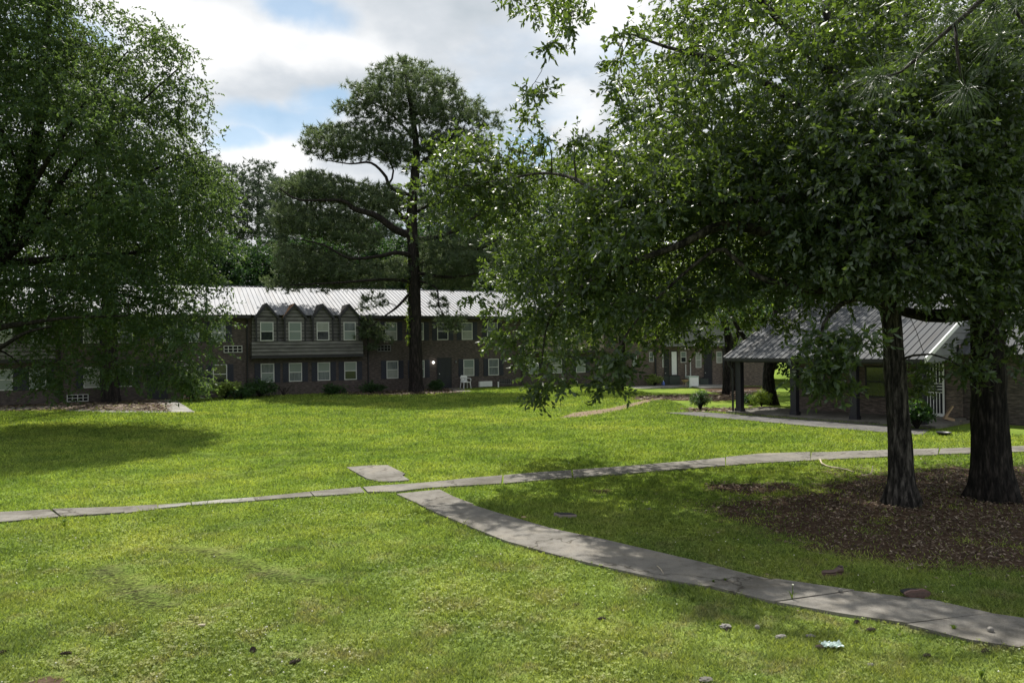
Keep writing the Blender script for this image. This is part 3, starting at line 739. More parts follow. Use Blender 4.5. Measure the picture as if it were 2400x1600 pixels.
C1 = np.concatenate([
    crown_pts(620, OAKP, Y - 1.8, Y + 8, .52), crown_pts(260, OAKM, Y - 1.9, Y + 1.4, .38), crown_pts(60, OAKL, Y - 1.6, Y + .8, .36),
    jitter_pts([(1245, 215), (1275, 225), (1240, 275), (1290, 320)], Y - 1, 1, .05),
    jitter_pts([(1200, 0), (1245, 22), (1290, 8), (1345, 20), (1335, 65), (1280, 105), (1320, -10)], Y - 1, 1, .04),
    jitter_pts([(1462, 75), (1455, 140), (1450, 200), (1462, 260), (1400, 335), (1350, 330)], Y - 1, 1, .05),
    jitter_pts([(1140, 770), (1165, 790), (1200, 800), (1130, 680), (1150, 720), (1215, 840), (1245, 890), (1270, 905), (1290, 915), (1325, 900), (1350, 860), (1225, 760)], Y - 1, 1, .09),
    jitter_pts([(1400, 850), (1420, 880), (1435, 905), (1455, 880), (1470, 840), (1445, 840)], Y - 1, 1, .08),
    jitter_pts([(1900, 800), (1925, 830), (1950, 860), (1940, 900), (1970, 890), (1990, 840), (2015, 810), (1960, 800), (2050, 790), (1890, 850)], Y - 2.9, 1, .09),
    jitter_pts([(1545, 780), (1570, 770), (1610, 775), (1660, 790), (1670, 810), (1500, 800), (1740, 755), (1800, 745), (1840, 770)], Y + 1.5, 1, .1),
    jitter_pts([(2140, 880), (2150, 900), (2160, 860), (2145, 930)], Y + 2.5, 1, .07), jitter_pts([(2275, 860), (2280, 875)], Y - 1, 1, .04)])
def proj(p):
    d = p - np.array(CAM); z = d @ Rm[2]; return 1200 + FPX * (d @ Rm[0]) / z, 800 - FPX * (d @ Rm[1]) / z
_u, _v = proj(C1)
_big = in_poly(_u, _v, OAKP) | in_poly(_u, _v, OAKL)
_lim = in_poly(_u, _v, [(1440, 580), (1650, 480), (1850, 490), (1860, 600), (1740, 650), (1480, 690)])
_k = ~(_lim & (C1[:, 1] < Y + .35)); C1 = C1[_k]; _big = _big[_k]
def shift_of(u): return 3.8 * float(sstep((1480 - u) / 380))
def deepen(p, mul=1.0):
    u, v = proj(np.array(p)[None]); return P(float(u[0]), float(v[0]), p[1] + shift_of(float(u[0])) * mul)
C1 = np.array([tuple(deepen(c)) for c in C1])
LB1 = [([deepen(tuple(q)) if i else q for i, q in enumerate(ps)], [rr * (1 + .3 * float(sstep((13.3 + 6 - 13.3) and 0))) for rr in rs]) for ps, rs in LB1]
RAD1 = np.where(_big, .36, .10) * C1[:, 1] / 13.5
tree('oak_tree', g1, 'oak with the slimmer furrowed trunk, its low leafy boughs reaching left over the lawn', 'oaks at the right', T1, LB1, C1, RAD1,
     (14, 12, .125, .028, .36, .2, .6), 'leaf_oak', 'bark', sides=56, disp=ridged(4.5, .07), r0=.03, pad=(.26, .3))
# --- big oak at the right edge
g2 = G(2328, 1168); Y2 = g2.y
pts, rad = PP([(2326, 1140, Y2, .50), (2324, 1090, Y2, .40), (2320, 1000, Y2, .365), (2317, 880, Y2, .345), (2314, 740, Y2, .33), (2310, 560, Y2, .31), (2300, 380, Y2 + .2, .27), (2310, 200, Y2 + .4, .2), (2330, 0, Y2 + .6, .12), (2340, -200, Y2 + .8, .06)])
T2 = ([g2 + Vector((0, 0, -.1))] + pts, [.64] + rad)
LB2 = [PP([(2314, 720, Y2, .17), (2250, 735, Y2 + .2, .15), (2170, 740, Y2 + .6, .12), (2080, 720, Y2 + 1.2, .08), (1990, 690, Y2 + 1.8, .05), (1900, 690, Y2 + 2.4, .02)]),
       PP([(2305, 500, Y2, .13), (2380, 400, Y2 - .5, .1), (2480, 330, Y2 - .8, .06), (2600, 300, Y2 - 1, .02)]),
       PP([(2305, 420, Y2, .12), (2220, 330, Y2 - .8, .09), (2120, 260, Y2 - 1.4, .06), (2020, 220, Y2 - 1.8, .03)]),
       PP([(2310, 600, Y2, .1), (2240, 560, Y2 - 1, .07), (2160, 560, Y2 - 2, .04), (2090, 600, Y2 - 2.4, .02)]),
       PP([(2310, 650, Y2, .1), (2400, 620, Y2 - .8, .07), (2500, 640, Y2 - 1, .03)]),
       PP([(2305, 350, Y2, .1), (2330, 300, Y2 + 2.5, .07), (2300, 250, Y2 + 4.5, .03)])]
O2P = [(2050, -120), (1980, 0), (1900, 150), (1880, 300), (1860, 460), (1850, 600), (1870, 640), (1950, 680), (2060, 690), (2180, 680), (2260, 695), (2330, 725), (2420, 770), (2700, 780), (2760, 300), (2700, -120)]
C2 = np.concatenate([crown_pts(560, O2P, Y2 - 2.4, Y2 + 8, .55), crown_pts(170, [(2180, 60), (2420, 40), (2460, 730), (2330, 720), (2220, 700), (2180, 500)], Y2 - 2.6, Y2 - .7, .34), crown_pts(260, [(1900, 250), (1870, 560), (1900, 650), (2100, 690), (2250, 680), (2250, 300), (2100, 150)], Y2 - 3.4, Y2 - .6, .38),
    jitter_pts([(2340, 760), (2360, 790), (2385, 810), (2395, 850), (2300, 770), (2370, 740), (2330, 700), (2350, 830)], Y2 - 1.2, 1, .1)])
tree('oak_tree', g2, 'massive thick-trunked oak at the right edge, standing behind the leaf litter', 'oaks at the right', T2, LB2, C2, .36,
     (14, 12, .115, .025, .32, .25, .6), 'leaf_oak2', 'bark_dark', sides=64, disp=ridged(5, .09), r0=.03, pad=(.26, .3))

# --- drooping fine-leaved tree on the left, trunk beyond the frame
YL = 28.0
gL = Vector((P(-75, 800, YL).x, YL, 0))
TL = ([gL + Vector((0, 0, -.1))] + PP([(-70, 760, YL, .42)])[0] + PP([(-50, 660, YL, .4), (-20, 600, YL, .36), (30, 520, YL, .30), (60, 430, YL, .24), (90, 300, YL, .18), (110, 120, YL, .12), (120, -150, YL, .06)])[0],
      [.55, .42, .4, .36, .30, .24, .18, .12, .06])
LBL = [PP([(-40, 640, YL, .2), (60, 560, YL - .5, .15), (140, 430, YL - 1, .1), (230, 330, YL - 1, .07), (330, 240, YL - 1, .04), (430, 150, YL - 1, .02)]),
       PP([(-60, 790, YL, .14), (0, 768, YL - 2, .12), (80, 755, YL - 2.5, .08), (160, 745, YL - 3, .05), (300, 740, YL - 3, .02)]),
       PP([(-60, 850, YL, .1), (0, 815, YL - 2, .08), (60, 780, YL - 2.5, .06), (120, 765, YL - 3, .03)]),
       PP([(-30, 620, YL, .17), (90, 610, YL, .13), (200, 600, YL, .1), (330, 590, YL, .06), (450, 560, YL, .03), (520, 520, YL, .015)]),
       PP([(-40, 660, YL, .16), (120, 670, YL + 1, .11), (280, 690, YL + 1, .07), (400, 720, YL, .04), (470, 800, YL, .015)]),
       PP([(20, 540, YL, .14), (160, 500, YL + 1, .1), (280, 440, YL + 1, .07), (400, 380, YL, .04), (500, 350, YL, .015)]),
       PP([(40, 500, YL, .12), (110, 380, YL - 2, .08), (200, 240, YL - 2, .05), (300, 120, YL - 2, .02)]),
       PP([(60, 430, YL, .1), (0, 300, YL - 2, .07), (-60, 150, YL - 2, .03)])]
LP = [(-500, -300), (130, -300), (170, 0), (205, 60), (280, 110), (350, 150), (345, 195), (385, 235), (415, 280), (445, 345), (490, 390), (505, 440), (480, 520), (480, 600), (455, 690), (435, 750), (400, 785), (360, 812), (300, 818), (260, 790), (190, 790), (110, 798), (60, 785), (0, 762), (-500, 760)]
CL = np.concatenate([crown_pts(680, LP, YL - 4.5, YL + 5, 1.04, 2.5),
    jitter_pts([(392, 112), (365, 98), (330, 85), (415, 185), (425, 215), (450, 250), (450, 290), (480, 385), (500, 420), (490, 500), (480, 560), (480, 640), (480, 700), (470, 740), (450, 780), (465, 800), (445, 850), (420, 880), (440, 890), (410, 870),
                (150, 860), (160, 890), (130, 870), (235, 870), (260, 850), (60, 850), (300, 870), (350, 870), (300, 60), (260, 30)], YL - 1, 1, .2)])
_u, _v = proj(CL); CL = CL[~(in_poly(_u, _v, [(-10, 420), (60, 330), (130, 330), (150, 440), (90, 560), (-10, 640)]) & (CL[:, 1] < YL - 1.2))]
tree('elm_tree', gL, 'large spreading tree with fine drooping leaves filling the left side', None, TL, LBL, CL, .80,
     (52, 14, .125, .034, .55, .28, .5), 'leaf_left', 'bark_dark', sides=16, r0=.05, pad=(.26, .4))

# --- pine trunk by the left front door, crown rising behind
def pine_cluster(poly, n, Y0, Y1, mind, rnd=2): return crown_pts(n, poly, Y0, Y1, mind, rnd)
gp = G(260, 943); Yp = gp.y
Tp = ([gp + Vector((0, 0, -.1)), P(260, 925, Yp), P(258, 860, Yp), P(255, 700, Yp), P(245, 500, Yp), P(230, 330, Yp), P(220, 200, Yp)], [.62, .47, .40, .36, .28, .18, .06])
Cp = crown_pts(150, [(90, 160), (60, 300), (60, 500), (130, 640), (300, 640), (330, 470), (290, 300), (220, 160)], Yp - 3, Yp + 3, .95, 2)
tree('pine_tree', gp, 'pine with a grey plated trunk in the mulch left of the dark front door', None, Tp, [], Cp, .55, (9, 12, .30, .020, .3), 'needle', 'bark_red', needles=True, sides=24, disp=ridged(4, .06), r0=.03)

# --- the tall pine in front of the long building
YQ = G(976, 918).y; gq = G(976, 918)
Tq = ([gq + Vector((0, 0, -.1))] + PP([(975, 895, YQ, 1), (974, 800, YQ, 1), (972, 700, YQ, 1), (969, 600, YQ, 1), (965, 500, YQ, 1), (972, 420, YQ, 1), (975, 340, YQ, 1), (966, 270, YQ, 1), (955, 200, YQ, 1), (945, 150, YQ, 1)])[0],
      [.62, .45, .40, .385, .36, .34, .29, .22, .15, .10, .05])
LBQ = [PP([(968, 552, YQ, .26), (930, 540, YQ - .5, .24), (880, 505, YQ - 1, .2), (830, 490, YQ - 1.2, .16), (800, 470, YQ - 1.5, .1), (700, 468, YQ - 1.8, .06), (655, 440, YQ - 2, .03)]),
       PP([(966, 530, YQ, .2), (935, 500, YQ + 1, .16), (900, 460, YQ + 2, .1), (850, 430, YQ + 2.5, .05), (770, 425, YQ + 3, .02)]),
       PP([(970, 460, YQ, .12), (915, 440, YQ - .5, .11), (905, 415, YQ - .6, .1), (870, 382, YQ - .8, .08), (820, 384, YQ - 1, .05), (760, 375, YQ - 1.3, .02)]),
       PP([(912, 430, YQ - .6, .07), (922, 400, YQ - .6, .06), (890, 340, YQ - .8, .04), (840, 300, YQ - 1, .02)]),
       PP([(974, 390, YQ, .11), (1030, 350, YQ - .5, .1), (1060, 320, YQ - .6, .08), (1080, 270, YQ - .7, .05), (1090, 230, YQ - .8, .02)]),
       PP([(975, 330, YQ, .10), (930, 280, YQ, .08), (890, 250, YQ, .06), (840, 230, YQ, .03)]),
       PP([(968, 280, YQ, .08), (1010, 230, YQ, .06), (1050, 200, YQ, .03)]),
       PP([(970, 600, YQ, .16), (930, 592, YQ - 1, .14), (890, 600, YQ - 1.4, .11), (820, 605, YQ - 1.8, .08), (760, 575, YQ - 2, .06), (700, 560, YQ - 2, .03)]),
       PP([(970, 560, YQ, .14), (1040, 552, YQ - 1, .12), (1110, 510, YQ - 1.4, .1), (1160, 480, YQ - 1.8, .05)]),
       PP([(970, 620, YQ, .14), (1060, 608, YQ - 1, .12), (1130, 580, YQ - 1.4, .09), (1200, 545, YQ - 1.8, .05)]),
       PP([(968, 500, YQ, .12), (1030, 470, YQ + 1, .1), (1100, 440, YQ + 1, .05)]),
       PP([(972, 660, YQ, .12), (900, 655, YQ - 1.5, .09), (800, 662, YQ - 2.5, .06), (680, 668, YQ - 3, .03)]),
       PP([(958, 690, YQ, .10), (930, 720, YQ - .8, .08), (902, 740, YQ - 1.4, .05), (860, 770, YQ - 1.8, .02)]),
       PP([(975, 640, YQ, .12), (1060, 650, YQ - 1.5, .09), (1120, 640, YQ - 2, .04)]),
       PP([(975, 655, YQ, .08), (1022, 675, YQ - 1, .06), (1028, 715, YQ - 1.5, .04), (1045, 745, YQ - 1.8, .02)])]
def pc(poly, n, d=2.6, mind=.62): return crown_pts(n, poly, YQ - d, YQ + d, mind, 1.8)
CQ = np.concatenate([
    pc([(905, 140), (950, 138), (1010, 155), (1060, 180), (1075, 215), (1120, 240), (1128, 285), (1090, 300), (1030, 290), (960, 265), (900, 255), (860, 245), (835, 235), (820, 200), (870, 180)], 170, 3, .62),
    pc([(900, 240), (1060, 240), (1050, 320), (1000, 400), (920, 400), (890, 330)], 70, 1.8, .56),
    pc([(790, 245), (850, 232), (900, 262), (890, 285), (840, 275), (785, 262)], 26, 2), pc([(1120, 255), (1165, 262), (1178, 300), (1120, 305)], 20, 1.5),
    pc([(720, 300), (780, 295), (860, 290), (905, 300), (950, 330), (965, 380), (920, 385), (870, 370), (800, 375), (720, 360), (705, 335)], 125, 2.6, .62),
    pc([(990, 320), (1060, 300), (1110, 310), (1150, 340), (1160, 390), (1060, 375), (1000, 385), (985, 350)], 70, 2.4, .6),
    pc([(700, 410), (760, 405), (830, 430), (900, 440), (950, 440), (960, 480), (900, 500), (800, 475), (680, 460), (640, 440)], 155, 2.8, .58),
    pc([(1000, 400), (1080, 400), (1180, 420), (1220, 480), (1100, 520), (1000, 500), (980, 440)], 130, 2.6, .58),
    pc([(640, 480), (740, 485), (860, 520), (900, 560), (860, 590), (760, 560), (650, 540)], 165, 2.8, .6),
    pc([(650, 570), (760, 590), (860, 615), (950, 610), (955, 660), (880, 672), (760, 665), (650, 640)], 185, 2.8, .6),
    pc([(620, 660), (700, 640), (800, 650), (820, 678), (720, 685), (630, 678)], 30, 1.5, .6),
    pc([(990, 560), (1100, 530), (1200, 560), (1200, 640), (1120, 675), (1000, 670), (980, 620)], 190, 2.8, .6),
    pc([(840, 745), (900, 760), (920, 800), (880, 820), (840, 800)], 14, 1, .55), pc([(850, 690), (915, 700), (900, 720), (850, 725)], 6, .7, .5),
    pc([(1020, 690), (1050, 700), (1040, 720), (1010, 715)], 4, .6, .4), pc([(1025, 735), (1075, 740), (1080, 770), (1040, 780)], 10, .8, .5)])
tree('pine_tree', gq, 'tall flat-topped pine standing alone in front of the long building with the metal roof', None, Tq, LBQ, CQ, .38, (9, 20, .33, .021, .45), 'needle', 'bark_red', needles=True, sides=28, disp=ridged(4, .05), r0=.04)
# ivy on the pine trunk
def ivy():
    n = 70; zs = rng.uniform(3.2, 8.6, n); a = np.pi + rng.normal(0, .45, n)
    c = np.stack([gq.x + np.cos(a) * .46, gq.y - .1 + np.sin(a) * .4, zs], -1)
    V, F, T = sprays(c, .10, 3, 5, .12, .035, .18, .8)
    root = empty('ivy_vine', (gq.x - .45, gq.y, 3), 0, 'bright green ivy climbing the left side of the tall pine trunk', 'vine')
    mb = MB().tube([(0, -.05, -.1), (.02, -.05, 2), (-.03, -.03, 4), (0, 0, 5.5)], [.02, .018, .015, .01], 6); mb.build('stem', 'bark_dark', root)
    np_mesh('leaves', local(root, V), F, 'leaf_bright', root, tint=T)
ivy()

# --- background trees (each one its own)
def far_pine(u, vtop, Yd, wpx, label, vlow=590, mat='needle_far', n=64):
    x = P(u, 800, Yd).x; b = Vector((x, Yd, float(HT(x, Yd)))); top = P(u, vtop, Yd).z
    tr = ([b, Vector((x + .2, Yd, top * .35)), Vector((x - .2, Yd, top * .7)), Vector((x, Yd, top - .6))], [.38, .3, .2, .05])
    h = vlow - vtop
    pol = [(u - wpx * .25, vtop), (u + wpx * .25, vtop + 4), (u + wpx * .5, vtop + h * .18), (u + wpx * .55, vtop + h * .5), (u + wpx * .42, vlow), (u - wpx * .4, vlow), (u - wpx * .55, vtop + h * .55), (u - wpx * .46, vtop + h * .2)]
    C = crown_pts(n, pol, Yd - 3.5, Yd + 3.5, 1.15, 2)
    return tree('pine_tree', b, label, 'pines beyond the long building', tr, [], C, .85, (13, 13, .50, .040, .3), mat, 'bark_dark', needles=True, sides=7, r0=.035, bk=4)
FP = [(475, 360, 78, 85, 'leftmost far pine, mostly hidden behind the edge of the left tree'), (548, 388, 80, 80, 'far pine whose crown touches the edge of the left tree'),
      (612, 380, 84, 75, 'far slender pine with a rounded top, first clear crown left of the tall pine'), (664, 412, 76, 80, 'far pine between the slender round-topped one and the tall pine'),
      (725, 405, 86, 90, 'far pine directly left behind the low boughs of the tall pine'), (800, 440, 82, 90, 'far pine behind the left boughs of the tall pine'),
      (890, 470, 80, 95, 'far pine just left of the tall pine trunk'), (1010, 465, 84, 95, 'far pine just right of the tall pine trunk'), (1090, 430, 80, 95, 'far pine behind the right boughs of the tall pine'),
      (1165, 425, 78, 85, 'far pine seen between the tall pine and the oak leaves'), (1240, 400, 82, 95, 'far pine mostly hidden behind the left tip of the oak'), (1340, 380, 84, 110, 'rightmost far pine, hidden behind the oak crown')]
for a in FP: far_pine(a[0], a[1], a[2], a[3], a[4])
def far_broad(u, vtop, Yd, wpx, vlow, label, mat='leaf_far', n=75, R=.95, spec=(22, 10, .30, .085, .8), grp='broadleaf trees beyond the buildings', trunk_r=.3, mind=1.2, name='broadleaf_tree', thick=3.5):
    x = P(u, 800, Yd).x; b = Vector((x, Yd, float(HT(x, Yd)))); top = P(u, vtop, Yd).z
    tr = ([b, Vector((x + .15, Yd, b.z + (top - b.z) * .3)), Vector((x - .2, Yd, b.z + (top - b.z) * .6)), Vector((x, Yd, top - .8))], [trunk_r, trunk_r * .8, trunk_r * .5, .05])
    h = vlow - vtop
    pol = [(u - wpx * .2, vtop), (u + wpx * .2, vtop + 3), (u + wpx * .47, vtop + h * .25), (u + wpx * .55, vtop + h * .6), (u + wpx * .4, vlow), (u - wpx * .42, vlow), (u - wpx * .55, vtop + h * .55), (u - wpx * .45, vtop + h * .22)]
    C = crown_pts(n, pol, Yd - thick, Yd + thick, mind, 2)
    return tree(name, b, label, grp, tr, [], C, R, spec, mat, 'bark_dark', sides=7, r0=.035, bk=4)
for a in [(500, 560, 70, 150, 700, 'dark bushy tree low behind the left end of the metal roof'), (620, 575, 68, 150, 700, 'dark bushy tree behind the roof above the first dormers'),
          (740, 555, 70, 150, 700, 'dark bushy tree behind the roof above the last dormers'), (860, 545, 68, 150, 700, 'dark bushy tree behind the roof left of the tall pine trunk'),
          (985, 540, 70, 150, 700, 'dark bushy tree behind the roof at the tall pine trunk'), (1110, 550, 68, 150, 700, 'dark bushy tree behind the roof right of the tall pine trunk'),
          (1230, 520, 70, 160, 700, 'dark bushy tree behind the right end of the metal roof'), (350, 470, 72, 190, 720, 'tree behind the left tree, glimpsed above the hidden roof'),
          (180, 420, 74, 210, 720, 'tree far behind the left part of the long building'), (0, 400, 74, 220, 720, 'tree far behind the left frame edge')]:
    far_broad(*a)
for a in [(1390, 330, 74, 230, 800, 'tall dark tree behind the end of the long building', 'leaf_far'), (1520, 240, 76, 240, 830, 'tall tree behind the rear brick building, left one', 'leaf_far'),
          (1650, 220, 74, 240, 830, 'tall tree behind the middle of the rear brick building', 'leaf_far'), (1790, 200, 72, 260, 850, 'tall tree behind the right end of the rear brick building', 'leaf_far'),
          (1930, 220, 66, 280, 860, 'tall tree far behind the porch roof', 'leaf_far'), (2080, 240, 62, 280, 860, 'tall tree far behind the clubhouse, right of centre', 'leaf_far'),
          (2240, 200, 60, 300, 860, 'tall tree far behind the clubhouse near the right oak', 'leaf_far'), (2400, 200, 58, 320, 860, 'tall tree far behind the right frame edge', 'leaf_far')]:
    far_broad(*a[:6], mat=a[6], n=95, mind=1.4, R=1.1, spec=(24, 11, .34, .10, .9))
# brighter trees between the buildings
for a in [(1452, 560, 46, 300, 790, 'bright green sunlit tree left of the rear brick building, behind the oak leaves'), (1700, 520, 42, 220, 780, 'sunlit tree left of the porch roof with a leaning trunk')]:
    far_broad(*a, mat='leaf_bright', n=70, R=.7, mind=.95, spec=(16, 11, .17, .05, .6), grp='sunlit trees by the rear building', trunk_r=.24, thick=3)
# twisted oak behind the porch
gb = G(1806, 948); Yb = gb.y
Tb = ([gb + Vector((0, 0, -.1))] + PP([(1804, 930, Yb, 1), (1800, 880, Yb, 1), (1806, 850, Yb, 1), (1812, 800, Yb, 1), (1830, 700, Yb, 1), (1850, 560, Yb, 1), (1860, 380, Yb, 1)])[0], [.46, .34, .26, .28, .30, .24, .18, .06])
Cb = crown_pts(140, [(1700, 380), (1640, 560), (1680, 720), (1800, 790), (1980, 760), (2100, 600), (2060, 380), (1880, 300)], Yb - 3, Yb + 3, .95, 2)
tree('oak_tree', gb, 'oak with a bare curving trunk seen between the porch posts', None, Tb, [PP([(1806, 850, Yb, .2), (1770, 820, Yb, .15), (1730, 770, Yb - .5, .1), (1700, 700, Yb - .5, .04)]), PP([(1812, 845, Yb, .2), (1850, 820, Yb + .3, .16), (1900, 760, Yb + .6, .08)])],
     Cb, .7, (14, 11, .15, .042, .55), 'leaf_far', 'bark_dark', sides=18, r0=.035)
gc = G(1722, 918); Yc_ = gc.y
tree('oak_tree', gc, 'slender leaning tree just left of the porch corner post', None, ([gc, P(1722, 880, Yc_), P(1712, 800, Yc_), P(1692, 740, Yc_), P(1680, 640, Yc_), P(1670, 480, Yc_)], [.32, .26, .22, .18, .12, .05]),
     [PP([(1716, 820, Yc_, .18), (1735, 760, Yc_, .16), (1745, 660, Yc_, .1), (1750, 540, Yc_, .04)])], crown_pts(110, [(1560, 420), (1540, 600), (1600, 720), (1700, 770), (1820, 700), (1840, 500), (1760, 380)], Yc_ - 3, Yc_ + 3, .95, 2),
     .7, (14, 11, .16, .045, .55), 'leaf_bright', 'bark_dark', sides=14, r0=.035)

# --- pine whose bough hangs into the top right corner (trunk beyond the frame)
def corner_pine():
    b = Vector((5.6, 5.2, 0))
    tr = ([b, Vector((5.6, 5.2, 3)), Vector((5.5, 5.3, 7)), Vector((5.5, 5.4, 11))], [.3, .26, .2, .08])
    lim = [PP([(2500, -260, 5.3, .04), (2420, -120, 5.2, .03), (2290, 10, 5.0, .018), (2200, 90, 4.9, .013), (2110, 170, 4.8, .008), (2060, 178, 4.7, .005)]),
           PP([(2240, 60, 4.95, .012), (2245, 140, 4.9, .009), (2262, 200, 4.85, .006)]), PP([(2340, -40, 5.1, .014), (2400, 60, 4.9, .008), (2430, 110, 4.8, .005)])]
    lim[0] = ([Vector((5.5, 5.3, 7.0))] + lim[0][0], [.06] + lim[0][1])
    tips = [P(2062, 178, 4.7), P(2262, 205, 4.85), P(2330, 20, 5.0), P(2230, 30, 4.9), P(2150, 130, 4.85), P(2430, 110, 4.8), P(2390, 0, 4.9), P(2290, -60, 5.0), P(2345, 90, 4.7)]
    root = empty('pine_tree', b, 0, 'nearby pine whose long-needled bough hangs into the top right corner', 'tree')
    mb = MB(); t = catmull(*tr, .4); mb.tube([p - b for p, r in t], [r for p, r in t], 16)
    for p_, r_ in lim:
        t = catmull(p_, r_, .1); mb.tube([p - b for p, r in t], [r for p, r in t], 7)
    mb.build('trunk', 'bark_red', root, True)
    Vs = []
    for i, tp in enumerate(tips):
        n = 150 if i < 3 else 110
        ax = np.array([-.5, 0, -.35]) if i != 1 else np.array([-.2, 0, -.6])
        d = nrm(nrm(rng.normal(0, 1, (n, 3))) + ax * .9); L = .17 + .07 * rng.random(n)
        s = nrm(np.cross(d, rng.normal(0, 1, (n, 3)))) * .0013
        c = np.array(tp) + rng.normal(0, .012, (n, 3)); mid = c + d * (L * .55)[:, None]; tip = c + d * L[:, None] + np.array([0, 0, -1]) * (L * .16)[:, None]
        Vs.append(np.stack([c - s, c + s, mid + s, mid - s], 1).reshape(-1, 3)); Vs.append(np.stack([mid - s, mid + s, tip + s * .3, tip - s * .3], 1).reshape(-1, 3))
    V = np.concatenate(Vs); np_mesh('needles', local(root, V), np.arange(len(V)).reshape(-1, 4), 'needle_near', root, tint=np.repeat(rng.random(len(V) // 4), 4))
corner_pine()

# ------------------------------------------------------------------ building helpers
class Fr:
    """local frame of a building: x along the front to the right, y inwards, z up"""
    def __init__(s, o, ang): s.o = Vector(o); s.a = ang; s.ex = Vector((math.cos(ang), math.sin(ang), 0)); s.ey = Vector((-math.sin(ang), math.cos(ang), 0))
    def hit(s, u, v, yl=0.0):
        d = ray(u, v); t = (yl - (CAM - s.o).dot(s.ey)) / d.dot(s.ey); p = CAM + d * t - s.o
        return p.dot(s.ex), p.z
    def x(s, u, yl=0.0): return s.hit(u, 810, yl)[0]
    def w(s, x, y, z): return s.o + s.ex * x + s.ey * y + Vector((0, 0, z))
def window(root, x, z0, z1, w, y=0, shutter=True, pane='pane', sw=.34, name='window', label=None, frame='frame', depth=.03):
    f = MB(); t = .055; x0, x1 = x - w / 2, x + w / 2
    f.box(x0, x0 + t, y - depth, y + .05, z0, z1).box(x1 - t, x1, y - depth, y + .05, z0, z1)
    f.box(x0 + t, x1 - t, y - depth, y + .05, z0, z0 + t).box(x0 + t, x1 - t, y - depth, y + .05, z1 - t, z1)
    zm = (z0 + z1) / 2; f.box(x0 + t, x1 - t, y - depth * .8, y + .05, zm - .025, zm + .025)
    o = f.build(name, frame, root)
    if label: o['label'] = label
    q1 = q2 = pane
    if pane == 'pane':
        q1 = random.choice(['pane', 'pane', 'pane_c', 'pane_b']); q2 = random.choice([q1, q1, 'pane', 'pane_b'])
        if random.random() < .12: q1 = 'pane_dark'
    MB().box(x0 + t, x1 - t, y - .008, y + .04, z0 + t, zm - .025).build('pane', q1, o)
    MB().box(x0 + t, x1 - t, y - .016, y + .04, zm + .025, z1 - t).build('pane', q2, o)
    if shutter:
        for sx in (x0 - sw - .02, x1 + .02):
            s_ = MB().box(sx, sx + sw, y - .03, y + .02, z0 - .02, z1 + .02)
            for k in range(16):
                zz = z0 + .05 + k * (z1 - z0 - .1) / 16; s_.box(sx + .04, sx + sw - .04, y - .042, y - .029, zz, zz + .035)
            s_.build('shutter', 'shutter', root)
    return o
def clap(mb, x0, x1, z0, z1, y, h=.215, tri=None):
    """lap boards on a wall facing -y; tri=(xc, zpeak, zbase) clips to a gable"""
    z = z0; 
    while z < z1 - .01:
        zt = min(z + h, z1); a, b = x0, x1; a2, b2 = x0, x1
        if tri:
            xc, zp, zb = tri; k0 = max(0, (zp - z) / (zp - zb)); k1 = max(0, (zp - zt) / (zp - zb)); hw = (x1 - x0) / 2
            a, b, a2, b2 = xc - hw * k0, xc + hw * k0, xc - hw * k1, xc + hw * k1
        mb.add([(a, y - .028, z), (b, y - .028, z), (b2, y - .004, zt), (a2, y - .004, zt), (a, y, z), (b, y, z)], [(0, 1, 2, 3), (1, 0, 4, 5)])
        z = zt
def clap_side(mb, xw, y0, y1, z0, z1, h=.215, sgn=-1):
    z = z0
    while z < z1 - .01:
        zt = min(z + h, z1)
        mb.add([(xw + sgn * .028, y0, z), (xw + sgn * .028, y1, z), (xw + sgn * .004, y1, zt), (xw + sgn * .004, y0, zt)], [(0, 1, 2, 3)]); z = zt
def ribbed(mb, x0, x1, ye, ze, yr, zr, sp=.23, th=.03, rib=.022):
    """roof slope from the eave (ye, ze) to the ridge (yr, zr) with standing ribs"""
    L = math.hypot(yr - ye, zr - ze); ny_, nz_ = -(zr - ze) / L, (yr - ye) / L
    s = 1 if yr > ye else -1; ny_, nz_ = ny_ * s, nz_ * s
    if nz_ < 0: ny_, nz_ = -ny_, -nz_
    mb.xprism([(ye, ze), (yr, zr), (yr + ny_ * th, zr + nz_ * th), (ye + ny_ * th, ze + nz_ * th)], x0, x1)
    n = int((x1 - x0) / sp)
    for k in range(n + 1):
        x = x0 + k * (x1 - x0) / n
        a = (ye + ny_ * (th - .003), ze + nz_ * (th - .003)); b = (yr + ny_ * (th - .003), zr + nz_ * (th - .003)); c = rib
        w = sp * .13
        vs = [(x - w, *a), (x + w, *a), (x + w * .5, a[0] + ny_ * c, a[1] + nz_ * c), (x - w * .5, a[0] + ny_ * c, a[1] + nz_ * c),
              (x - w, *b), (x + w, *b), (x + w * .5, b[0] + ny_ * c, b[1] + nz_ * c), (x - w * .5, b[0] + ny_ * c, b[1] + nz_ * c)]
        mb.add(vs, [(0, 1, 2, 3), (7, 6, 5, 4), (1, 5, 6, 2), (0, 3, 7, 4), (3, 2, 6, 7)])

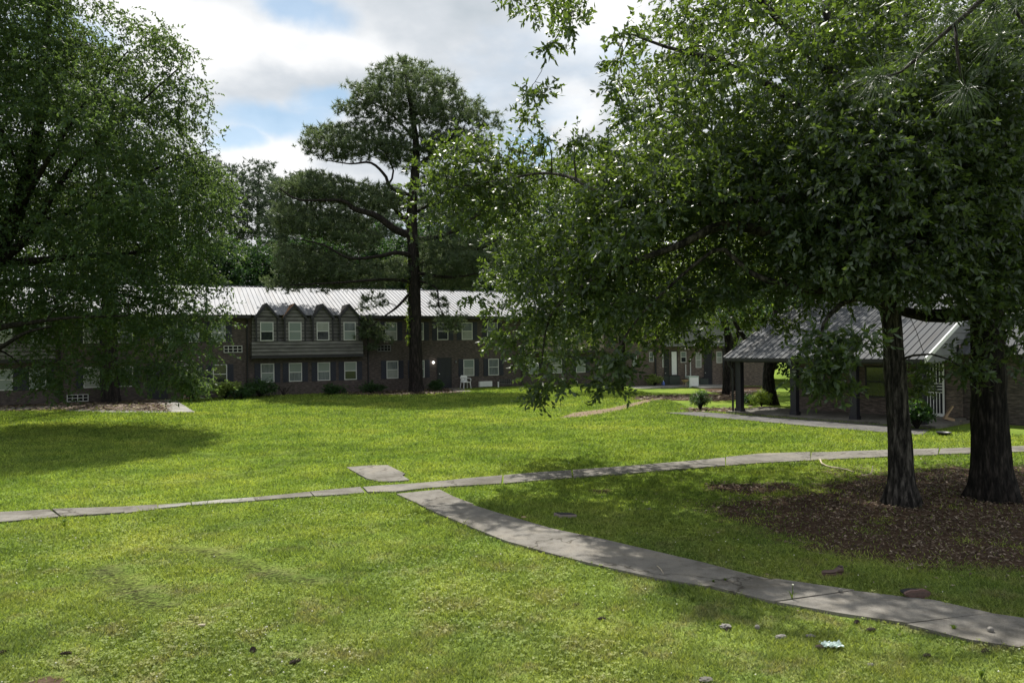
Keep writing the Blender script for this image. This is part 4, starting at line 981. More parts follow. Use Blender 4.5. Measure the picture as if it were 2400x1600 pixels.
# ------------------------------------------------------------------ the long building
FA = Fr(AC, ANG_A)
bA = empty('apartment_building', AC, ANG_A, 'long two storey brown brick apartment building with metal roof and gabled dormers', 'building')
XL, XR = FA.x(-230), FA.x(1425); EAVE, RZ = 4.9, 7.15
def wall_box(name, mat, root, x0, x1, y0, y1, z0, z1): return MB().box(x0, x1, y0, y1, z0, z1).build(name, mat, root)
wall_box('wall', 'brick', bA, XL, XR, 0, 12.4, -.3, EAVE)
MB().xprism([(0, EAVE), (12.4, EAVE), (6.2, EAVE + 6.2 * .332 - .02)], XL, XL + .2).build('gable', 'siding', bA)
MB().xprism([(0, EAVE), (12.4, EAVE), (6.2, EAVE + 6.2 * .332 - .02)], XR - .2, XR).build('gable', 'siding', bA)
rf = MB(); ribbed(rf, XL - .3, XR + .3, -.48, EAVE + .03, 6.2, RZ, .27, .03, .045); ribbed(rf, XL - .3, XR + .3, 12.88, EAVE + .03, 6.2, RZ, .6)
rf.box(XL - .3, XR + .3, 6.08, 6.32, RZ + .028, RZ + .075)
rfo = rf.build('roof', 'roof', bA)
# bays: (first pixel, last pixel, gable centres)
bays = [(590, 851, [625.6, 691.7, 757, 819.6]), (-190, 128, [88, 9, -72, -150]), (1228, 1415, [1250, 1305, 1360, 1400])]
spans = []
PY = -.5
for bi, (ua, ub, gs) in enumerate(bays):
    xa, xb = FA.x(ua, PY), FA.x(ub, PY); spans.append((xa, xb))
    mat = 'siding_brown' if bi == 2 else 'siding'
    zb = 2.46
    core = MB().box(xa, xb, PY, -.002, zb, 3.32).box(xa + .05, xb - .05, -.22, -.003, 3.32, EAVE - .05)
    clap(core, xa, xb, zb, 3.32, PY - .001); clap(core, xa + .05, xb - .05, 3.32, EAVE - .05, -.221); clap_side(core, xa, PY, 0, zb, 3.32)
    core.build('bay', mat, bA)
    MB().box(xa - .03, xb + .03, PY - .05, .0, zb - .16, zb - .003).build('bay_sill', 'dark_trim', bA)
    for gi, gu in enumerate(gs):
        xc = FA.x(gu, PY); hw = .61; zp = 5.60; zg = EAVE - .02
        d = MB().box(xc - hw, xc + hw, PY, -.223, 3.32, zg)
        clap(d, xc - hw, xc + hw, 3.32, zg, PY - .001); clap_side(d, xc - hw, PY, -.22, 3.32, zg); clap_side(d, xc + hw, PY, -.22, 3.32, zg, sgn=1)
        d.yprism([(xc - hw, zg), (xc + hw, zg), (xc, zp)], PY, 1.75); clap(d, xc - hw, xc + hw, zg, zp, PY - .001, tri=(xc, zp, zg))
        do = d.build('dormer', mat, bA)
        hwr = hw + .11; sl = (zp - zg) / hw; ze = zp - sl * hwr; t = .05
        for s in (-1, 1):
            r = MB().yprism([(xc, zp + .03), (xc + s * hwr, ze + .03), (xc + s * hwr, ze + .03 + t), (xc, zp + .03 + t)], PY - .12, 2.15)
            for k in range(9):
                yy = PY - .05 + k * .27; r.yprism([(xc, zp + .03 + t), (xc + s * hwr, ze + .03 + t), (xc + s * hwr, ze + .055 + t), (xc, zp + .055 + t)], yy, yy + .03)
            ro = r.build('dormer_roof', 'rust' if (bi == 0 and gi == 1 and s == -1) else 'shingle', bA)
            if bi == 0 and gi == 1 and s == -1: ro['label'] = 'rust stained dormer roof slope'
            MB().yprism([(xc, zp + .085), (xc + s * hwr, ze + .085), (xc + s * hwr, ze - .12), (xc, zp - .12)], PY - .155, PY - .122).build('bargeboard', 'black', bA)
        for s in (-1, 1): MB().box(xc + s * hw - .05, xc + s * hw + .05, PY - .045, PY - .03, 3.32, zg).build('corner_trim', 'dark_trim', bA)
        window(bA, xc, 3.36, 4.52, .78, PY - .03, shutter=False)
# gutters and fascia between bays
cuts = sorted(spans); x = XL - .3; k = 0
for xa, xb in cuts + [(XR + .3, XR + .3)]:
    if xa > x:
        MB().box(x, xa - .02, -.5, -.38, EAVE - .14, EAVE + .0).build('gutter', 'dark_trim', bA)
        MB().box(x, xa - .02, -.38, 0, EAVE - .12, EAVE - .10).build('soffit', 'dark_trim', bA)
    x = xb + .02
for u in (141, 579, 862, 1222):
    xx = FA.x(u); MB().tube([(xx, -.42, EAVE - .1), (xx, -.42, EAVE - .2), (xx, -.08, EAVE - .45), (xx, -.08, .2), (xx, -.25, .1)], .045, 6).build('downspout', 'dark_trim', bA)
# windows
for u in (9, 88, 214, 293, 515, 626.3, 691.7, 758.3, 820.7, 919, 981, 1098, 1156, 1250, 1305, 1360, -72, -150):
    sm = u in (515,)
    window(bA, FA.x(u), .82, 1.98, .80, 0, True, 'pane_dark' if sm else 'pane')
for u in (214, 293, 400, 450, 512, 917, 980, 1037.8, 1095, 1154):
    window(bA, FA.x(u), 3.33, 4.52, .80, 0, True, 'pane_dark' if u in (1037.8,) else 'pane')
window(bA, FA.x(440), .82, 1.98, .95, 0, True, 'pane_dark')
def door(root, x, w, z0, z1, y=0, mat='black_door', lab=None):
    d = MB().box(x - w / 2, x + w / 2, y - .03, y + .05, z0, z1)
    for a, b in ((.12, .42), (.5, .94)):
        for s in (-1, 1): d.box(x + s * w * .22 - w * .16, x + s * w * .22 + w * .16, y - .042, y - .029, z0 + (z1 - z0) * a, z0 + (z1 - z0) * b)
    o = d.build('door', mat, root)
    if lab: o['label'] = lab
    MB().lathe([(.0, 0), (.03, .0), (.035, .03), (.0, .05)], (0, 0, 0), 10).build('handle', 'white', o)
    h = o.children[0]; h.location = (x - w * .4, y - .05, z0 + 1.0); h.rotation_euler = (math.radians(90), 0, 0)
    f = MB().box(x - w / 2 - .07, x - w / 2, y - .05, y + .05, z0, z1 + .07).box(x + w / 2, x + w / 2 + .07, y - .05, y + .05, z0, z1 + .07).box(x - w / 2, x + w / 2, y - .05, y + .05, z1, z1 + .07)
    f.build('door_frame', 'dark_trim', root); return o
door(bA, FA.x(1040.5), .92, 0.03, 2.06); door(bA, FA.x(368.5), .95, 0.03, 2.1)
def grille(root, x, z0, z1, w, mat='frame', cells=(4, 2), back='slatgap'):
    g = MB(); t = .04; g.box(x - w / 2, x - w / 2 + t, -.05, .02, z0, z1).box(x + w / 2 - t, x + w / 2, -.05, .02, z0, z1)
    g.box(x - w / 2 + t, x + w / 2 - t, -.05, .02, z0, z0 + t).box(x - w / 2 + t, x + w / 2 - t, -.05, .02, z1 - t, z1)
    for k in range(1, cells[0]): g.box(x - w / 2 + k * w / cells[0] - .02, x - w / 2 + k * w / cells[0] + .02, -.045, .02, z0 + t, z1 - t)
    for k in range(1, cells[1]):
        for c in range(cells[0]):
            g.box(x - w / 2 + c * w / cells[0] + (.02 if c else t), x - w / 2 + (c + 1) * w / cells[0] - (.02 if c < cells[0] - 1 else t), -.043, .02, z0 + k * (z1 - z0) / cells[1] - .018, z0 + k * (z1 - z0) / cells[1] + .018)
    o = g.build('vent_grille', mat, root); MB().box(x - w / 2 + t, x + w / 2 - t, -.004, .02, z0 + t, z1 - t).build('opening', back, o)
grille(bA, FA.x(546), 2.68, 3.1, 1.06); grille(bA, FA.x(181), .08, .48, 1.05); grille(bA, FA.x(900), 2.62, 3.04, .9, 'siding_grey')
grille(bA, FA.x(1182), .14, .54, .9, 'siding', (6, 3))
def acunit(root, x, z0, z1, w):
    b = MB().box(x - w / 2, x + w / 2, -.22, .02, z0, z1)
    for k in range(6): b.box(x - w / 2 + .05, x + w / 2 - .05, -.235, -.219, z0 + .06 + k * .055, z0 + .09 + k * .055)
    b.build('air_conditioner', 'white', root)
acunit(bA, FA.x(1135), .06, .42, .96)
# wall lamps
def wlamp(u, v, lit):
    x, z = FA.hit(u, v)
    o = MB().box(x - .05, x + .05, -.04, 0.01, z - .02, z + .12).build('wall_lamp', 'dark_trim', bA)
    g = MB().lathe([(.02, .07), (.06, .05), (.085, 0), (.06, -.05), (.02, -.07)], (x, -.12, z), 12)
    if lit:
        mt, nt = new_mat('lit bulb'); N = NT(nt); e = N.n('ShaderNodeEmission'); e.inputs[0].default_value = (1, .96, .85, 1); e.inputs[1].default_value = 6; N.out(e.outputs[0]); M['bulb'] = mt
    g.build('globe', 'bulb' if lit else 'siding_grey', o, True)
    if lit: o['label'] = 'lit lamp'
wlamp(1014.5, 849, True); wlamp(1067, 848, False)

# ------------------------------------------------------------------ rear brick building (right of centre)
yB = 63.0; pa, pb_ = P(1463, 810, yB), P(1740, 810, yB - 1.5)
angB = math.atan2(pb_.y - pa.y, pb_.x - pa.x); ZB = -.7
FB = Fr((pa.x, pa.y, ZB), angB)
def fbz(u, v): x_, z_ = FB.hit(u, v); return x_, z_ - ZB
bB = empty('apartment_building', FB.o, angB, 'rear brick building with grey upper siding, seen under the oak between lawn and porch', 'building')
xa, xb = FB.x(1340), FB.x(1800)
wall_box('wall', 'brick_light', bB, xa, xb, 0, 8, -.2, 5.2)
zo = fbz(1600, 831)[1]
sd = MB().box(FB.x(1550), xb, -.45, -.002, zo, 5.2); clap(sd, FB.x(1550), xb, zo, 5.2, -.451, .25); sd.build('upper_siding', 'siding_grey', bB)
rb = MB(); ribbed(rb, xa - .3, xb + .3, -.7, 5.2, 4, 7.4, .4); ribbed(rb, xa - .3, xb + .3, 8.5, 5.2, 4, 7.4, .6); rb.build('roof', 'roof2', bB)
for u, w, v0, v1, dk in ((1487.5, 10, 852, 878, 0), (1527, 11, 844, 867, 0), (1558.4, 12, 844, 880, 0), (1602, 13, 843, 869, 0), (1637, 13, 845, 881, 0), (1686, 13, 843, 870, 0)):
    x, z1 = fbz(u, v0); z0 = fbz(u, v1)[1]; window(bB, x, z0, z1, w / 27.5, 0, False, 'pane')
x, z1 = fbz(1580, 843); door(bB, x, .42, .1, z1, mat='white', lab='white door'); door(bB, x - .62, .3, .1, z1, mat='black_door', lab='dark opening beside the white door')
x, z1 = fbz(1659, 842); door(bB, x, .55, .1, z1)
for u in (1535.7, 1695): xx = FB.x(u); MB().tube([(xx, -.1, 5), (xx, -.1, .1)], .07, 6).build('downspout', 'black', bB)
for u, v0, v1 in ((1607, 873, 892), (1618, 859, 880)):
    x, z1 = fbz(u, v0); MB().tube([(x, -.12, .1), (x, -.12, z1)], .05, 6).build('vent_pipe', 'frame', bB)
for u in (1612, 1642): x, z = fbz(u, 838); MB().lathe([(.02, -.1), (.1, -.05), (.1, .06), (.02, .1)], (x, -.53, z), 8).build('wall_lamp', 'siding_brown', bB)

# ------------------------------------------------------------------ clubhouse with the porch
angC = math.atan2(-.784, .621); FC = Fr((8.83, 30.73, 0), angC)
bC = empty('clubhouse', FC.o, angC, 'low brick clubhouse with ribbed metal porch roof on black posts behind the right oaks', 'building')
WX0, WY, RY = 1.4, 2.7, 6.2; SL = .45; EZ = 2.27
wall_box('wall', 'brick_light', bC, WX0, 7.9, WY, 10.6, -.1, 2.75)
MB().box(WX0 - .02, 7.9, WY - .02, WY, 2.1, 2.75).build('beam', 'dark_trim', bC)
wall_box('wall', 'brick', bC, 7.9, 17.5, WY + .25, 10.6, -.1, 2.6)
rc = MB(); ribbed(rc, 0, 7.85, 0, EZ, RY, EZ + SL * RY, .25, .03, .03); ribbed(rc, 0, 7.85, 2 * RY, EZ, RY, EZ + SL * RY, .5)
rc.box(0, 7.85, RY - .12, RY + .12, EZ + SL * RY + .026, EZ + SL * RY + .07)
rc.build('roof', 'roof2', bC)
rw = MB(); ribbed(rw, 7.93, 17.9, WY - .25, EZ + .12, RY, EZ + SL * RY - .45, .25, .03, .03); ribbed(rw, 7.93, 17.9, 2 * RY, EZ, RY, EZ + SL * RY - .45, .5); rw.build('roof', 'roof2', bC)
# rakes
for xx, mt in ((-.06, 'dark_trim'), (7.853, 'white')):
    MB().xprism([(-.02, EZ - .10), (RY, EZ + SL * RY - .10), (RY, EZ + SL * RY + .07), (-.02, EZ + .07)], xx, xx + .05).build('rake_board', mt, bC)
MB().box(0, 7.85, -.10, -.02, EZ - .10, EZ + .02).build('gutter', 'dark_trim', bC)
MB().box(.2, 7.7, .16, .44, EZ - .16, EZ + .02).build('porch_beam', 'black', bC)
# gable siding at the right end of the porch roof
gs_ = MB(); x0g = 7.80
z = 2.14
while z < EZ + SL * RY - .12:
    zt = min(z + .26, EZ + SL * RY - .12); ya = max(.12, (z + .1 - EZ) / SL); yb_ = max(.12, (zt + .1 - EZ) / SL)
    gs_.add([(x0g + .035, ya, z), (x0g + .035, RY, z), (x0g + .008, RY, zt), (x0g + .008, yb_, zt), (x0g, ya, z), (x0g, RY, z)], [(0, 1, 2, 3), (0, 4, 5, 1)])
    z = zt
gs_.xprism([(.12, 2.14), (RY, 2.14), (RY, EZ + SL * RY - .12), (.12, EZ - .06)], x0g - .04, x0g); gs_.build('gable', 'siding_grey', bC)
xe = MB().xprism([(.0, EZ), (RY, EZ + SL * RY - .12), (2 * RY, EZ)], 0.02, .06); xe.build('gable', 'siding_grey', bC)
for px_ in (.5, 2.96, 5.32, 7.62):
    q = MB().box(px_ - .12, px_ + .12, .18, .42, 0, EZ - .16).box(px_ - .15, px_ + .15, .15, .45, -.05, .22); q.build('post', 'black', bC)
MB().tube([(.18, -.05, EZ - .1), (.18, .05, EZ - .3), (.30, .1, EZ - .45), (.30, .1, .1)], .045, 6).build('downspout', 'dark_trim', bC)
MB().box(.1, 8.2, -.1, WY, -.1, .10).build('porch_slab', 'concrete', bC)
x0, zt = FC.hit(1892, 866, WY); x1, zb = FC.hit(1926, 938, WY)
window(bC, (x0 + x1) / 2, .75, zt, max(.9, x1 - x0), WY - .02, False, 'pane', frame='frame'); 
MB().box(x0 - .22, x0 - .04, WY - .05, WY + .02, .7, zt + .08).box(x1 + .04, x1 + .2, WY - .05, WY + .02, .7, zt + .08).build('window_surround', 'black', bC)
window(bC, 5.0, .75, 1.95, .9, WY - .02, False, 'pane_dark', frame='dark_trim')
# security door
xr = FC.x(2214, WY); xd0, xd1 = xr - .93, xr
MB().box(xd0, xd1, WY - .03, WY + .02, .28, 2.12).build('door', 'black_door', bC)
sdm = MB(); y0, y1 = WY - .12, WY - .075
sdm.box(xd0, xd0 + .05, y0, y1, .16, 2.16).box(xd1 - .05, xd1, y0, y1, .16, 2.16).box(xd0 + .05, xd1 - .05, y0, y1, .16, .28).box(xd0 + .05, xd1 - .05, y0, y1, 2.11, 2.16)
for zz in (1.02, 1.13, 1.24, 1.34): sdm.box(xd0 + .05, xd1 - .05, y0 + .005, y1 - .005, zz, zz + .03)
for k in range(1, 8): xx = xd0 + .05 + k * .83 / 8; sdm.box(xx - .011, xx + .011, y0 + .008, y1 - .008, .28, 1.02).box(xx - .011, xx + .011, y0 + .008, y1 - .008, 1.37, 2.11)
sdm.build('security_door', 'white', bC)
MB().box(xd0 - .1, 8.1, WY - .65, WY - .02, .10, .17).build('step', 'concrete', bC)

# ------------------------------------------------------------------ things by the buildings
def gz(p): return Vector((p.x, p.y, float(HT(p.x, p.y))))
# outdoor condenser units behind
def condenser(u, v, w, h, label, mat='green_metal'):
    g = gz(G(u, v)); root = empty('air_conditioner', g, angB, label, 'air conditioner', 'condensers by the rear building')
    b = MB().box(-w / 2, w / 2, -w / 2, w / 2, .06, h)
    for k in range(9):
        xx = -w / 2 + .06 + k * (w - .12) / 8.5; b.box(xx, xx + .025, -w / 2 - .018, -w / 2 + .002, .12, h - .08)
    b.build('casing', mat, root)
    MB().box(-w / 2 - .02, w / 2 + .02, -w / 2 - .02, w / 2 + .02, h, h + .05).build('top', 'dark_trim', root)
    MB().box(-w / 2 - .1, w / 2 + .1, -w / 2 - .1, w / 2 + .1, -.05, .055).build('pad', 'concrete', root)
    MB().lathe([(w * .32, 0), (w * .36, .02), (w * .2, .05), (.02, .055)], (0, 0, h + .051), 14).build('fan_guard', 'black', root)
condenser(1506, 902.5, .68, .72, 'leftmost condenser unit, by the bush near the rear building')
condenser(1567, 904, .8, .86, 'tall dark condenser unit beside the black smoker grill')
condenser(1581, 904.5, .8, .86, 'dark condenser unit just below the white door')
condenser(1650, 904, .66, .64, 'low condenser unit right of the pale green cabinet')
condenser(1689, 903, .78, .78, 'brownish condenser unit nearest the porch corner', 'siding_brown')
g = gz(G(1622, 907)); r = empty('utility_cabinet', g, angB + .35, 'pale green electrical cabinet standing between the condensers', 'utility cabinet')
MB().box(-.42, .42, -.38, .38, .0, .86).box(-.44, .44, -.40, .40, .861, .91).build('body', 'pale_green', r); MB().box(-.36, .36, -.396, -.381, .08, .80).build('door', 'white', r)
g = gz(G(1606, 908)); r = empty('kettle_grill', g, 0, 'small brown lidded grill on legs left of the pale green cabinet', 'grill')
MB().lathe([(.02, .42), (.2, .46), (.30, .60), (.31, .64)], (0, 0, 0), 16).build('bowl', 'tan', r, True); MB().lathe([(.31, .642), (.28, .72), (.15, .78), (.02, .79)], (0, 0, 0), 16).build('lid', 'cone', r, True)
for a in (.5, 2.6, 4.7): MB().tube([(.1 * math.cos(a), .1 * math.sin(a), .46), (.26 * math.cos(a), .26 * math.sin(a), 0)], .018, 6).build('leg', 'tan', r)
g = gz(G(1555, 904)); r = empty('covered_grill', g, 0, 'black covered grill with pointed top beside the dark condensers', 'grill')
MB().lathe([(.30, .25), (.34, .5), (.32, .78), (.2, .95), (.09, 1.1), (.03, 1.3)], (0, 0, 0), 10).build('cover', 'black', r, True)
for s in (-1, 1): MB().box(s * .2 - .02, s * .2 + .02, -.02, .02, 0, .26).build('leg', 'black', r)
g = gz(G(1553, 905)); r = empty('water_jug', g + Vector((0, -.25, 0)), 0, 'blue translucent water jug in front of the black covered grill', 'jug')
MB().lathe([(.13, 0), (.14, .05), (.14, .34), (.06, .43), (.05, .47)], (0, 0, 0), 12).build('body', 'blue', r, True); MB().lathe([(.055, .471), (.055, .51)], (0, 0, 0), 10).build('cap', 'white', r)
# white plastic chair
def chair():
    g = FA.w(FA.x(1081), -.75, .02); r = empty('plastic_chair', g, ANG_A + .12, 'white moulded plastic armchair on the small walk by the black door', 'chair')
    s = MB().box(-.24, .24, -.22, .24, .41, .45); s.build('seat', 'white', r)
    b = MB(); 
    pr = [(-.25, .45), (.25, .45), (.28, .72), (.2, .86), (-.2, .86), (-.28, .72)]
    for k in range(5): xx = -.2 + k * .1; b.yprism([(xx - .03, .45), (xx + .03, .45), (xx * 1.08 + .03, .82), (xx * 1.08 - .03, .82)], .23, .26)
    b.yprism([(-.28, .74), (.28, .74), (.2, .88), (-.2, .88)], .262, .29); b.box(-.27, .27, .23, .26, .45, .50); b.build('backrest', 'white', r)
    for sx in (-1, 1):
        MB().tube([(sx * .27, .26, .70), (sx * .30, .1, .68), (sx * .30, -.18, .66), (sx * .28, -.24, .60)], .028, 6).build('armrest', 'white', r)
        MB().tube([(sx * .24, -.2, .42), (sx * .28, -.25, 0)], .028, 6).build('leg', 'white', r); MB().tube([(sx * .24, .22, .42), (sx * .27, .29, 0)], .028, 6).build('leg', 'white', r)
        MB().tube([(sx * .28, -.24, .60), (sx * .26, -.21, .42)], .024, 6).build('arm_support', 'white', r)
chair()
# yard sign
g = gz(G(438, 940)); r = empty('yard_sign', g, ANG_A, 'small white and red yard sign staked at the lawn edge by the left door', 'sign')
MB().box(-.17, .17, -.01, .01, .12, .42).build('board', 'white', r)
MB().box(-.16, .16, -.014, -.0101, .33, .41).box(-.16, .16, -.014, -.0101, .135, .20).box(-.12, .12, -.014, -.0101, .25, .275).build('print', 'red', r)
for s in (-1, 1): MB().tube([(s * .1, 0.015, 0), (s * .1, .015, .2)], .006, 5).build('stake', 'dark_trim', r)
g = FA.w(FA.x(1162), -.35, 0); r = empty('cleanout_pipe', g, 0, 'short white capped pipe at the foot of the wall below the right window', 'pipe')
MB().tube([(0, 0, -.05), (0, 0, .32)], .05, 10).build('pipe', 'white', r); MB().lathe([(.06, .321), (.06, .36), (.03, .38)], (0, 0, 0), 10).build('cap', 'white', r)
# bushes
def bush(name, g, w, h, label, mat='leaf_bush', n=26, leaf=.09, lw=.03, dens=(12, 8), cat='bush', group='shrubs round the lawn'):
    r = empty(name, g, 0, label, cat, group); b = Vector(g); mb = MB(); pts = []
    for k in range(n):
        a = rng.random() * 6.28; rr = w * .5 * math.sqrt(rng.random()); z = h * (.35 + .6 * rng.random() * (1 - .5 * (rr / (w * .5)) ** 2))
        p = Vector((math.cos(a) * rr, math.sin(a) * rr * .8, z)); pts.append(p + b); mb.tube([(0, 0, 0), (p.x * .4, p.y * .4, p.z * .6), tuple(p)], [.018, .012, .005], 4, cap=False)
    mb.build('stems', 'bark_dark', r)
    V, F, T = sprays(np.array(pts), w * .10, dens[0], dens[1], leaf, lw, w * .14, .1); V[:, 2] = np.maximum(V[:, 2], b.z + .02); np_mesh('leaves', local(r, V), F, mat, r, tint=T)
bush('shrub', gz(G(528, 935)), 1.5, 1.15, 'pale yellow green shrub in front of the dark window at the building wall', 'leaf_pale', 30, .13, .035)
bush('shrub', gz(G(610, 931)), 1.9, 1.15, 'dark rounded shrub under the first dormer windows', n=36)
bush('shrub', gz(G(566, 935)), 1.3, .7, 'low dark shrub right of the pale yellow green one', n=22)
bush('shrub', gz(G(785, 925)), 1.2, .7, 'dull low shrub under the third lower bay window', n=22)
bush('shrub', gz(G(868, 920)), 1.5, .6, 'dark low shrub with dry twigs left of the tall pine', n=22)
bush('shrub', gz(G(1020, 916)), 1.0, .7, 'dark shrub between the tall pine and the black door', n=22)
bush('shrub', gz(G(452, 940)), 1.8, 1.35, 'dark shrub hiding the window right of the left front door', n=34)
bush('shrub', gz(G(447, 942)), 1.2, 1.9, 'leafy green shrub behind the yard sign', 'leaf_left', n=20)
bush('shrub', gz(G(1533, 906)), 1.25, 1.0, 'sunlit pale green bush at the edge of the rear pavement', 'leaf_pale', 30, .11, .035)
bush('shrub', gz(G(1641, 960)), .75, .95, 'wispy dark shrub on the lawn left of the porch', 'leaf_bush', 30, .12, .008)
bush('shrub', gz(G(1785, 952)), .9, .7, 'grassy tuft shrub at the foot of the curving trunk', 'leaf_bright', 22, .14, .008)
bush('shrub', gz(G(2150, 1006)), .95, 1.0, 'leafy dark shrub at the right porch post', 'leaf_bush', 34, .11, .028)
bush('shrub', gz(G(1763, 948)), .8, .45, 'low shrub behind the porch corner post', 'leaf_bush', 18, .1, .02)
def twiggy(g, label):
    r = empty('dead_shrub', g, 0, label, 'shrub'); mb = MB()
    for k in range(14):
        a = random.uniform(0, 6.28); L = random.uniform(.4, .9); e = Vector((math.cos(a) * L * .8, math.sin(a) * L * .5, L * .9)); mb.tube([(0, 0, 0), tuple(e * .5 + Vector((0, 0, .08))), tuple(e)], [.014, .01, .004], 4)
        for q in range(2): mb.tube([tuple(e * .55 + Vector((0, 0, .07))), tuple(e * .8 + Vector((random.uniform(-.2, .2), .05, .2)))], [.007, .003], 3)
    mb.build('twigs', 'bark_red', r)
twiggy(gz(G(665, 928)), 'leafless brown shrub right of the dark rounded shrub')
# clutter by the clubhouse
g = FC.w(FC.x(2232, WY - .4), WY - .5, 0); r = empty('splash_board', g, angC + .5, 'tan board leaning open at the foot of the clubhouse wall by the white barred door', 'board')
MB().yprism([(-.28, .17), (.26, .02), (.34, .08), (-.2, .24)], -.2, .2).yprism([(-.26, .20), (.0, .62), (.04, .60), (-.2, .17)], -.15, .15).build('panel', 'tan', r)
g = gz(G(2212, 1019)); r = empty('pan', g, 0, 'shallow dark pan with pale rim lying in the grass before the clubhouse', 'pan')
MB().lathe([(.15, .02), (.2, .09), (.22, .095), (.18, .05), (.02, .045)], (0, 0, 0), 16).build('body', 'black', r, True)

# ------------------------------------------------------------------ small things on the lawn
def lump(name, g, sx, sy, sz, mat, label, cat, group=None, rz=0, k=3, amp=.25, seed=0):
    import bmesh
    bm = bmesh.new(); bmesh.ops.create_icosphere(bm, subdivisions=k, radius=1)
    for v in bm.verts:
        n_ = mnoise.noise(v.co * 2.2 + Vector((seed, 0, 0))) + .5 * mnoise.noise(v.co * 6 + Vector((seed, 3, 0)))
        v.co *= 1 + amp * n_; v.co.x *= sx / 2; v.co.y *= sy / 2; v.co.z = (v.co.z * .5 + .42) * sz
    me = bpy.data.meshes.new(name); bm.to_mesh(me); bm.free()
    o = link(name, me, M[mat]); o.location = g; o.rotation_euler = (0, 0, rz); return tag(o, label, cat, group)
def pinecone(u, v, L, rz, label):
    g = gz(G(u, v)); root = empty('pine_cone', g + Vector((0, 0, L * .22)), rz, label, 'pine cone', 'pine cones on the near grass')
    mb = MB().tube([(-L * .5, 0, 0), (0, 0, 0), (L * .5, 0, 0)], [L * .1, L * .18, L * .05], 8)
    for i in range(42):
        t = i / 42; a = i * 2.4; x = -L * .48 + L * .96 * t; rr = L * (.12 + .2 * math.sin(math.pi * min(1, t * .9 + .12)))
        d = Vector((.35, math.cos(a), math.sin(a))).normalized(); c = Vector((x, 0, 0)) + d * rr; s = Vector((0, -math.sin(a), math.cos(a))) * L * .08
        mb.add([Vector((x, 0, 0)) - s * .6, Vector((x, 0, 0)) + s * .6, c + s, c - s, c + d * L * .04], [(0, 1, 2, 3), (3, 2, 4)])
    mb.build('scales', 'cone', root)
for a in ((692, 1556, .11, .6, 'dark pine cone, the larger of two in the lower left centre of the lawn'), (593, 1528, .10, 1.9, 'dark pine cone left of the larger one on the lower lawn'),
          (1350, 1420, .075, .3, 'pine cone on the grass below the middle of the diagonal walk'), (1410, 1453, .09, .1, 'flat pine cone right of the bare soil patch'),
          (2008, 1462, .085, .8, 'dark pine cone nearest below the diagonal walk'), (2041, 1480, .095, 0.1, 'dark pine cone just right of the one nearest the walk'),
          (2310, 1530, .09, .4, 'pine cone beside the lower right end of the walk'), (2172, 1540, .08, .2, 'pine cone on the lower right lawn below the walk'),
          (1706, 1478, .075, .9, 'dark pine cone at the bare soil below the walk'), (155, 1535, .10, .2, 'greyish pine cone near the lower left corner'), (4, 1532, .08, 1.2, 'pine cone at the left frame edge')):
    pinecone(*a)
for u, v, d, mat, lb in ((1970, 1393, .052, 'stone', 'pale round ball resting on the walk beyond the weed'), (2322, 1488, .062, 'stone', 'pale round ball at the lower right end of the walk'), (1775, 1478, .05, 'stone', 'pale round ball on the grass below the walk')):
    g = gz(G(u, v)) + Vector((0, 0, .03 if u != 1775 else .02)); lump('ball', g, d, d, d, mat, lb, 'ball', 'pale balls on the ground', amp=.05, seed=u)
def rock(u, v, sx, sy, sz, lb, mat='stone', rz=0): lump('stone', gz(G(u, v)), sx, sy, sz, mat, lb, 'stone', 'stones', rz=rz, seed=u * .1, amp=.35)
rock(1700, 1472, .12, .08, .05, 'flat grey stone at the bare soil patch below the walk'); rock(1830, 1495, .13, .06, .04, 'long flat grey stone left of the crumpled plastic', rz=.3); rock(1900, 1492, .09, .05, .03, 'small pale stone directly above the crumpled plastic')
rock(1520, 1194, .12, .06, .03, 'small pale stone in the shaded grass beyond the walk'); rock(1227, 1213, .1, .06, .03, 'small stone at the edge of the diagonal walk', 'tan')
rock(1655, 1596, .12, .08, .04, 'pale stone at the bottom edge of the picture', 'concrete'); rock(2040, 1560, .06, .04, .03, 'tiny stone on the lower right lawn')
# sticks
def stick(pts, r_, label, name='fallen_branch', mat='stick', cat='branch', grp=None):
    w = [gz(G(*p)) + Vector((0, 0, z)) for p, z in pts]; b = w[0]; mb = MB(); t = catmull([p - b for p in w], [r_ * (1 - .5 * i / len(w)) for i in range(len(w))], .06)
    mb.tube([p + Vector((mnoise.noise(p * 9) * .01, 0, mnoise.noise(p * 7) * .008)) for p, r in t], [r for p, r in t], 7); o = mb.build(name, mat, None, True); o.location = b; tag(o, label, cat, grp)
stick([((1922, 1081), .05), ((1928, 1091), .05), ((1945, 1096), .03), ((1975, 1102), .04), ((2005, 1108), .02)], .022, 'bleached curved branch lying on the grass left of the slimmer oak')
stick([((2020, 1115), .02), ((2040, 1118), .08), ((2046, 1108), .16)], .012, 'short pale twig sticking up left of the slimmer oak', 'twig', cat='twig')
stick([((465, 1472), .03), ((480, 1471), .03)], .018, 'short bare stick on the lower left lawn', 'twig', cat='twig')
stick([((1540, 1333), .045), ((1550, 1342), .045), ((1555, 1350), .04)], .006, 'thin dry twig on the diagonal walk', 'twig', cat='twig')
